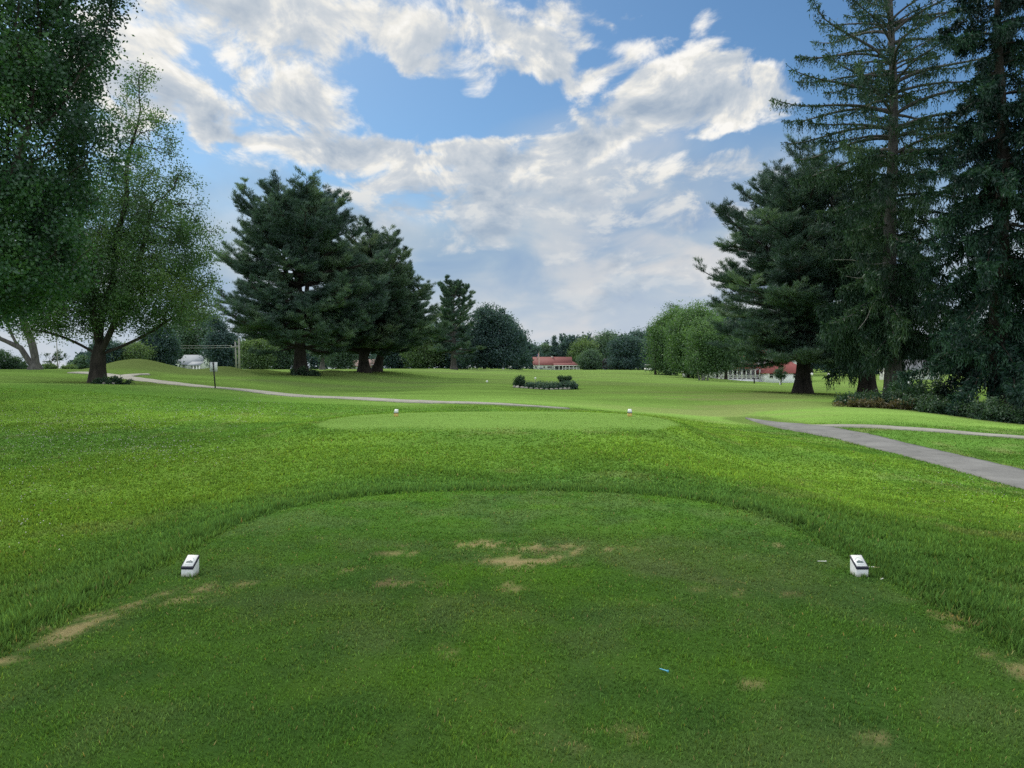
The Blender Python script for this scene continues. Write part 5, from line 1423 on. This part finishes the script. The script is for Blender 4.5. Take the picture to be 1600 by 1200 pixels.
# house seen between the pine trunks
small_house("house", "white house with brownish roof glimpsed between the trunks of the pine pair", 566, 205, 548, 590, 579, 571, 561, 8, M_WALL, roof_mat("brown_shingles", (.26,.17,.15), 4), [(553, 575.5, .9, 1.0), (562, 575.5, .9, 1.0), (572, 575.5, .9, 1.0), (583, 575.5, .9, 1.0)])
# house right, behind the undergrowth
small_house("house", "white house glimpsed through the gaps right of the tall grey spruce", 1432, 165, 1402, 1468, 597, 577, 562, 8, M_WALL, roof_mat("grey_shingles", (.20,.21,.23), 4), [(1412, 588, .9, 1.3), (1428, 588, .9, 1.3), (1446, 588, .9, 1.3), (1460, 588, .9, 1.3)])
lap("buildings")

# ------------------------------------------------------------------ poles, wires, sign, posts
M_POLE = plain_mat("weathered_pole", (.30,.29,.28), .9, .25, 2.0, bump=.4)
def pole(name, label, px, Y, top, w_, lean=0.0, cat="utility pole", bar=True, mat=None):
    s = Y / F_PX; l = at(px, Y); h = EYE - (top - HY) * s - l[2]
    t = thing(name, label, cat, l)
    b = Buf(); b.tube([(0,0,-.4),(lean*.5*s,0,h*.5),(lean*s,0,h)], np.array([w_*.5*s, w_*.44*s, w_*.36*s]), 10, cap=True); b.obj("pole", mat or M_POLE, t, smooth=True)
    if bar:
        c = Buf(); c.box(lean*s-.55, lean*s+.55, -.06-w_*.5*s, .06-w_*.5*s, h-.75, h-.63); cr = c.obj("crossarm", M_POLE, t)
        for x in (-.45, 0, .45):
            i = Buf(); i.tube([(lean*s+x,-w_*.5*s,h-.63),(lean*s+x,-w_*.5*s,h-.55),(lean*s+x,-w_*.5*s,h-.48)], np.array([.035,.05,.02]), 8, cap=True); i.obj("insulator", plain_mat("porcelain", (.5,.5,.48), .3), cr, smooth=True)
    return l, h, lean * s
a1 = pole("utility_pole", "left and thinner of the two grey wooden poles beside the conifer", 369.5, 104, 534, 2.6, -2.0)
a2 = pole("utility_pole", "right and stouter of the two grey wooden poles beside the conifer", 374, 100, 529, 3.2, -.5, bar=False)
a3 = pole("utility_pole", "slim grey pole by the sapling at the far left", 90.5, 92, 524, 1.6, -2.5, bar=False)
def wire(label, p, q, sag):
    n = 24; u = np.linspace(0, 1, n)[:, None]; pts = np.array(p)[None] * (1 - u) + np.array(q)[None] * u; pts[:, 2] -= sag * 4 * (u * (1 - u))[:, 0]
    b = Buf(); b.tube(pts, .022, 5)
    tag(b.obj("overhead_wire", plain_mat("cable_grey", (.34,.36,.36), .6)), label, "wire", "overhead wires left of the wooden poles")
L0, h0, dx0 = a1
e0 = px2w(120, 531, 118); e1 = px2w(120, 537, 118)
wire("upper overhead wire running left from the wooden poles", (L0[0] + dx0 - .45, L0[1], L0[2] + h0 - .50), e0, .35)
wire("lower overhead wire running left from the wooden poles", (L0[0] + dx0 - .05, L0[1], L0[2] + h0 - .50 - .26), e1, .35)

def notice_sign():
    Y = 43.0; s = Y / F_PX; l = at(337, Y); t = thing("notice_sign", "white sign board on a dark leaning post beside the path", "sign", l)
    h = EYE - (565.5 - HY) * s - l[2]; lean = -4 * s
    b = Buf(); b.box(-.028, .028, -.028, .028, -.25, h)
    for k in range(len(b.V[0])): b.V[0][k, 0] += lean * max(0, b.V[0][k, 2]) / h
    b.obj("post", plain_mat("dark_post", (.028,.028,.030), .7), t)
    q = Buf(); zb = h - 15.2 * s; cx = lean * .9; w_ = 5.9 * s
    q.box(cx - w_, cx + w_, .029, .045, zb, h - .4 * s); q.obj("board", plain_mat("sign_white", (.74,.77,.80), .45, .04), t)
    f = Buf()
    for z in (zb + .10, h - .12): f.box(cx - .05, cx + .05, -.032, .029, z, z + .03)
    f.obj("bracket", plain_mat("bracket", (.03,.03,.03), .5), t)
notice_sign()

# ------------------------------------------------------------------ tee markers
M_MWHITE = plain_mat("marker_white", (.78,.80,.82), .5, .05, 30, grime=(.015,.03,(.42,.43,.36)))
M_NAVY = plain_mat("marker_navy", (.018,.020,.040), .4, .15, 20)
M_PLATE = plain_mat("marker_plate", (.84,.86,.85), .35, .03, 30)
M_INK = plain_mat("marker_ink", (.05,.09,.10), .5, .1, 30)
M_INK2 = plain_mat("marker_ink_light", (.42,.50,.52), .5, .1, 30)
def tee_marker(label, x, y, rz):
    z0 = float(ground_z(x, y)); t = thing("tee_marker", label, "tee marker", (x, y, z0), rz, "white tee markers on the near tee")
    w_, d, hf, hb = .047, .056, .056, .124
    def wedge(b, w, y0, y1, za, zb, zc, zd):
        v = [(-w,y0,za),(w,y0,za),(w,y1,zb),(-w,y1,zb),(-w,y0,zc),(w,y0,zc),(w,y1,zd),(-w,y1,zd)]
        b.add(v, [(3,2,1,0),(4,5,6,7),(0,1,5,4),(1,2,6,5),(2,3,7,6),(3,0,4,7)]); return b
    def bev(o, k=.004):
        m = o.modifiers.new("bevel", 'BEVEL'); m.width = k; m.segments = 2; return o
    b = wedge(Buf(), w_, -d, d, -.05, -.05, hf, hb); bev(b.obj("block", M_MWHITE, t))
    th = .019; sl = (hb - hf) / (2 * d)
    c = wedge(Buf(), w_ + .003, -d - .003, d + .003, hf + .0005, hb + .0005, hf + th, hb + th); cap = bev(c.obj("cap", M_NAVY, t))
    e = .007
    def zt(y): return hf + th + sl * (y + d)
    p = wedge(Buf(), w_ - .005, -d + e, d - .003, zt(-d + e) - .004, zt(d - .003) - .004, zt(-d + e) + .003, zt(d - .003) + .003); pl = p.obj("plate", M_PLATE, cap)
    # dark emblem on the plate: a row of roofs on a bar with an arch of dots over it
    def q(b, x0, x1, y0, y1, lift):
        x0, x1, y0, y1 = x0 * .74, x1 * .74, y0 * .66, y1 * .66
        b.add([(x0,y0,zt(y0)+lift),(x1,y0,zt(y0)+lift),(x1,y1,zt(y1)+lift),(x0,y1,zt(y1)+lift)], [(0,1,2,3)])
    em = Buf(); q(em, -.036, .036, -.030, -.016, .0042)
    for i, (xa, hh) in enumerate([(-.030,.010), (-.018,.018), (-.005,.026), (.008,.016), (.020,.011)]): q(em, xa, xa + .010, -.016, -.016 + hh, .0042)
    em.obj("emblem", M_INK, cap)
    ar = Buf()
    for k in range(13):
        a = math.pi * k / 12; xx = .040 * math.cos(a); yy = -.010 + .052 * math.sin(a); q(ar, xx - .0035, xx + .0035, yy - .003, yy + .003, .0042)
    q(ar, -.034, .034, -.052, -.048, .0042)
    ar.obj("lettering_arc", M_INK2, cap)
tee_marker("white wedge topped tee marker with dark rim at the left side of the near tee", -2.535, 5.95, R(-2))
tee_marker("white wedge topped tee marker with broken tees beside it, right on the near tee", 2.735, 5.95, R(1))

M_YEL = plain_mat("marker_yellow", (.62,.46,.14), .6, .1, 20)
def tee_marker_far(label, px, Y):
    x, y, z = at(px, Y); t = thing("tee_marker", label, "tee marker", (x, y, z), 0, "yellow based tee markers on the second tee")
    b = Buf(); b.box(-.055, .055, -.055, .055, -.03, .092); b.obj("block", M_YEL, t)
    c = Buf(); c.box(-.062, .062, -.062, .062, .0925, .107); c.obj("rim", M_NAVY, t)
    v = [(-.058,-.058,.1075),(.058,-.058,.1075),(.058,.058,.1075),(-.058,.058,.1075),(-.04,-.02,.185),(.052,-.02,.185),(.052,.05,.20),(-.04,.05,.20)]
    p = Buf(); p.add(v, [(3,2,1,0),(4,5,6,7),(0,1,5,4),(1,2,6,5),(2,3,7,6),(3,0,4,7)]); p.obj("cap", M_PLATE, t)
tee_marker_far("small yellow and white tee marker at the left end of the second tee", 619, 21.0)
tee_marker_far("small yellow and white tee marker at the right end of the second tee", 984, 21.0)
for px, Y, lab in ((761, 70, "small white tee marker lying alone in the fairway left of the planting bed"), (836.5, 71, "small white tee marker just showing over the top of the planting bed")):
    x, y, z = at(px, Y); b = Buf(); hh = .16 if px < 800 else .60
    b.tube([(0,0,-.02),(0,0,.02+hh-.16),(0,0,.06+hh-.16),(0,0,.13+hh-.16),(0,0,.17+hh-.16)], np.array([.03 if hh > .3 else .08,.03 if hh > .3 else .10,.11,.10,.03]), 10, cap=True)
    tag(b.obj("tee_marker", M_PLATE, None, smooth=True, loc=(x, y, z)), lab, "tee marker")

# ------------------------------------------------------------------ broken tees and bits on the near tee
def ground_hit(px, py):
    ys = np.linspace(2, 60, 6000); xs = (px - CX) / F_PX * ys; zs = EYE - (py - HY) / F_PX * ys; g_ = ground_z(xs, ys); k = np.where(zs < g_)[0][0]
    return xs[k], ys[k], g_[k]
def golf_tee(label, px, py, L, rz, col, broken=False, group="wooden tees lying about the near tee", lift=.016):
    x, y, z = ground_hit(px, py)
    b = Buf(); xs = np.array([0, .10, .5, .86, .93, .97, 1.0]) * L; r = np.array([.0004, .0026, .0028, .0032, .0048, .0062, .0060]) * 1.15
    if broken: r = np.array([.0012, .0030, .0030, .0032, .0030, .0030, .0012])
    b.tube(np.stack([xs - L / 2, np.zeros(7), np.zeros(7)], 1), r, 10, cap=True)
    o = b.obj("golf_tee", plain_mat("tee_paint", col, .45, .1, 60), None, smooth=True, loc=(x, y, z + lift)); o.rotation_euler = (0, R(-4), rz)
    tag(o, label, "golf tee", group)
golf_tee("blue tee lying alone in the grass at the lower right of the near tee", 1037, 1052, .062, R(-52), (.10,.42,.62))
golf_tee("white tee lying left of the right tee marker", 1284, 880, .070, R(-22), (.80,.80,.74))
golf_tee("broken white tee touching the right tee marker", 1362, 889, .050, R(-4), (.80,.79,.70), True)
golf_tee("broken natural wood tee pointing away from the right tee marker", 1370, 890, .050, R(8), (.62,.50,.26), True)
golf_tee("short white tee stub right below the right tee marker", 1378, 908, .036, R(34), (.78,.78,.70), True)

# ------------------------------------------------------------------ golf carts and other small things far off
def golf_cart(label, px, Y, rz, roofcol=(.80,.80,.80)):
    l = at(px, Y); t = thing("golf_cart", label, "golf cart", l, rz)
    wm = plain_mat("cart_white", (.80,.81,.82), .4, .04); bk = plain_mat("cart_black", (.02,.02,.022), .7)
    b = Buf(); v = [(-1.15,-.58,.28),(1.1,-.58,.28),(1.1,.58,.28),(-1.15,.58,.28),(-1.15,-.56,.78),(1.0,-.5,.82),(1.0,.5,.82),(-1.15,.56,.78)]
    b.add([(-1.15,-.58,.28),(-.2,-.58,.28),(-.2,.58,.28),(-1.15,.58,.28),(-1.15,-.55,.80),(-.2,-.55,.72),(-.2,.55,.72),(-1.15,.55,.80)], [(3,2,1,0),(4,5,6,7),(0,1,5,4),(1,2,6,5),(2,3,7,6),(3,0,4,7)])
    b.box(-.2, .55, -.56, .56, .26, .36)
    b.add([(.55,-.56,.28),(1.15,-.52,.28),(1.15,.52,.28),(.55,.56,.28),(.55,-.55,.98),(1.05,-.42,.66),(1.05,.42,.66),(.55,.55,.98)], [(3,2,1,0),(4,5,6,7),(0,1,5,4),(1,2,6,5),(2,3,7,6),(3,0,4,7)])
    b.obj("body", wm, t)
    s_ = Buf(); s_.box(-.55, .0, -.5, .5, .805, .93); s_.box(-.66, -.55, -.5, .5, .86, 1.32); s_.obj("seat", bk, t)
    r = Buf(); r.box(-1.0, .95, -.62, .62, 1.78, 1.86); r.box(-.9, .85, -.54, .54, 1.86, 1.90); r.obj("roof", plain_mat("cart_roof", roofcol, .5, .04), t)
    for x0, x1, y in ((.62,.82,-.53),(.62,.82,.53),(-.85,-.85,-.53),(-.85,-.85,.53)):
        q = Buf(); q.tube([(x0,y,.75),(x1,y,1.79)] if x0 > 0 else [(x0,y,.75),(x1,y,1.79)], .025, 6); q.obj("post", bk, t)
    for x in (-.78, .80):
        for y in (-.5, .5):
            w_ = Buf(); w_.tube([(x,y-.09,.23),(x,y-.07,.23),(x,y+.07,.23),(x,y+.09,.23)], np.array([.17,.23,.23,.17]), 14, cap=True); wh = w_.obj("wheel", bk, t, smooth=True)
            hb = Buf(); hb.tube([(x,y-.095 if y < 0 else y+.075,.23),(x,y-.075 if y < 0 else y+.095,.23)], .11, 10, cap=True); hb.obj("hub", wm, wh)
golf_cart("white golf cart parked by the dark conifer right of centre", 1013, 238, R(20))
golf_cart("white golf cart with dark roof half hidden right of the tall grey spruce trunk", 1417, 118, R(75), (.03,.03,.035))
golf_cart("white golf cart furthest left, before the clubhouse gable", 817, 352, R(80))
golf_cart("white golf cart next to the clubhouse gable", 824, 340, R(15))

def post(name, label, px, Y, h, r, col, cat, top=None):
    l = at(px, Y); t = thing(name, label, cat, l)
    b = Buf(); b.tube([(0,0,-.2),(0,0,h*.5),(0,0,h)], np.array([r,r,r*.9]), 8, cap=True); b.obj("post", plain_mat("post_paint", col, .6, .08), t, smooth=True)
    return t, h
t, h = post("distance_post", "short black post on the right fairway in front of the inn", 1178.5, 104, .62, .10, (.02,.02,.022), "post")
b = Buf(); b.tube([(0,0,h),(0,0,h+.03),(0,0,h+.12),(0,0,h+.16)], np.array([.10,.16,.15,.04]), 10, cap=True); b.obj("cap", M_NAVY, t, smooth=True)
t, h = post("white_post", "slender white post beneath the dome shaped tree", 786, 158, 1.5, .05, (.80,.80,.80), "post")
b = Buf(); b.box(-.28, .28, -.25, .25, -.1, .28); b.obj("base", M_TRIM, t)
for px, Y, lab in ((1295, 108, "lamp with a white globe on a dark post right of the broad pine"), (1268.5, 112, "lamp with a white globe just beside the broad pine trunk")):
    t, h = post("garden_lamp", lab, px, Y, 1.35, .05, (.03,.03,.03), "lamp")
    b = Buf(); b.tube([(0,0,h-.02),(0,0,h+.06),(0,0,h+.20),(0,0,h+.34),(0,0,h+.42)], np.array([.06,.17,.22,.17,.03]), 12, cap=True); b.obj("globe", plain_mat("globe_white", (.82,.82,.80), .3, .03), t, smooth=True)
l = at(1220, 97.7); b = Buf(); b.tube([(0,0,-.05),(0,0,.5),(0,0,1.05)], np.array([.085,.08,.08]), 10)
tag(b.obj("trunk_guard", M_TRIM, None, smooth=True, loc=(l[0], l[1] + .3, l[2])), "white guard wrapped round the young tree trunk before the inn", "trunk guard")
# white bench by the dome shaped tree, white box under the fairway row
l = at(794, 170); t = thing("garden_bench", "low white bench under the dome shaped tree", "bench", l)
b = Buf(); b.box(-.9, .9, -.25, .2, .38, .44); b.obj("seat", M_TRIM, t)
b = Buf(); b.box(-.9, .9, .205, .25, .5, .9); b.obj("backrest", M_TRIM, t)
for x in (-.8, .8):
    for y in (-.2, .22):
        q = Buf(); q.box(x-.04, x+.04, y-.02, y+.02, -.1, .38 if y < 0 else .9 - .02); q.obj("leg", M_TRIM, t)
l = at(1070, 140); t = thing("utility_box", "white box with dark lid at the foot of the fullest tree in the fairway row", "box", l)
b = Buf(); b.box(-.36, .36, -.3, .3, -.1, .62); b.obj("body", M_TRIM, t)
b = Buf(); b.box(-.40, .40, -.34, .34, .6205, .72); b.obj("lid", M_NAVY, t)
b = Buf(); b.box(-.10, .16, -.305, -.3005, .30, .48); b.obj("opening", M_GLASS, t)
lap("things")
build_ground(); build_grass(); build_clover()
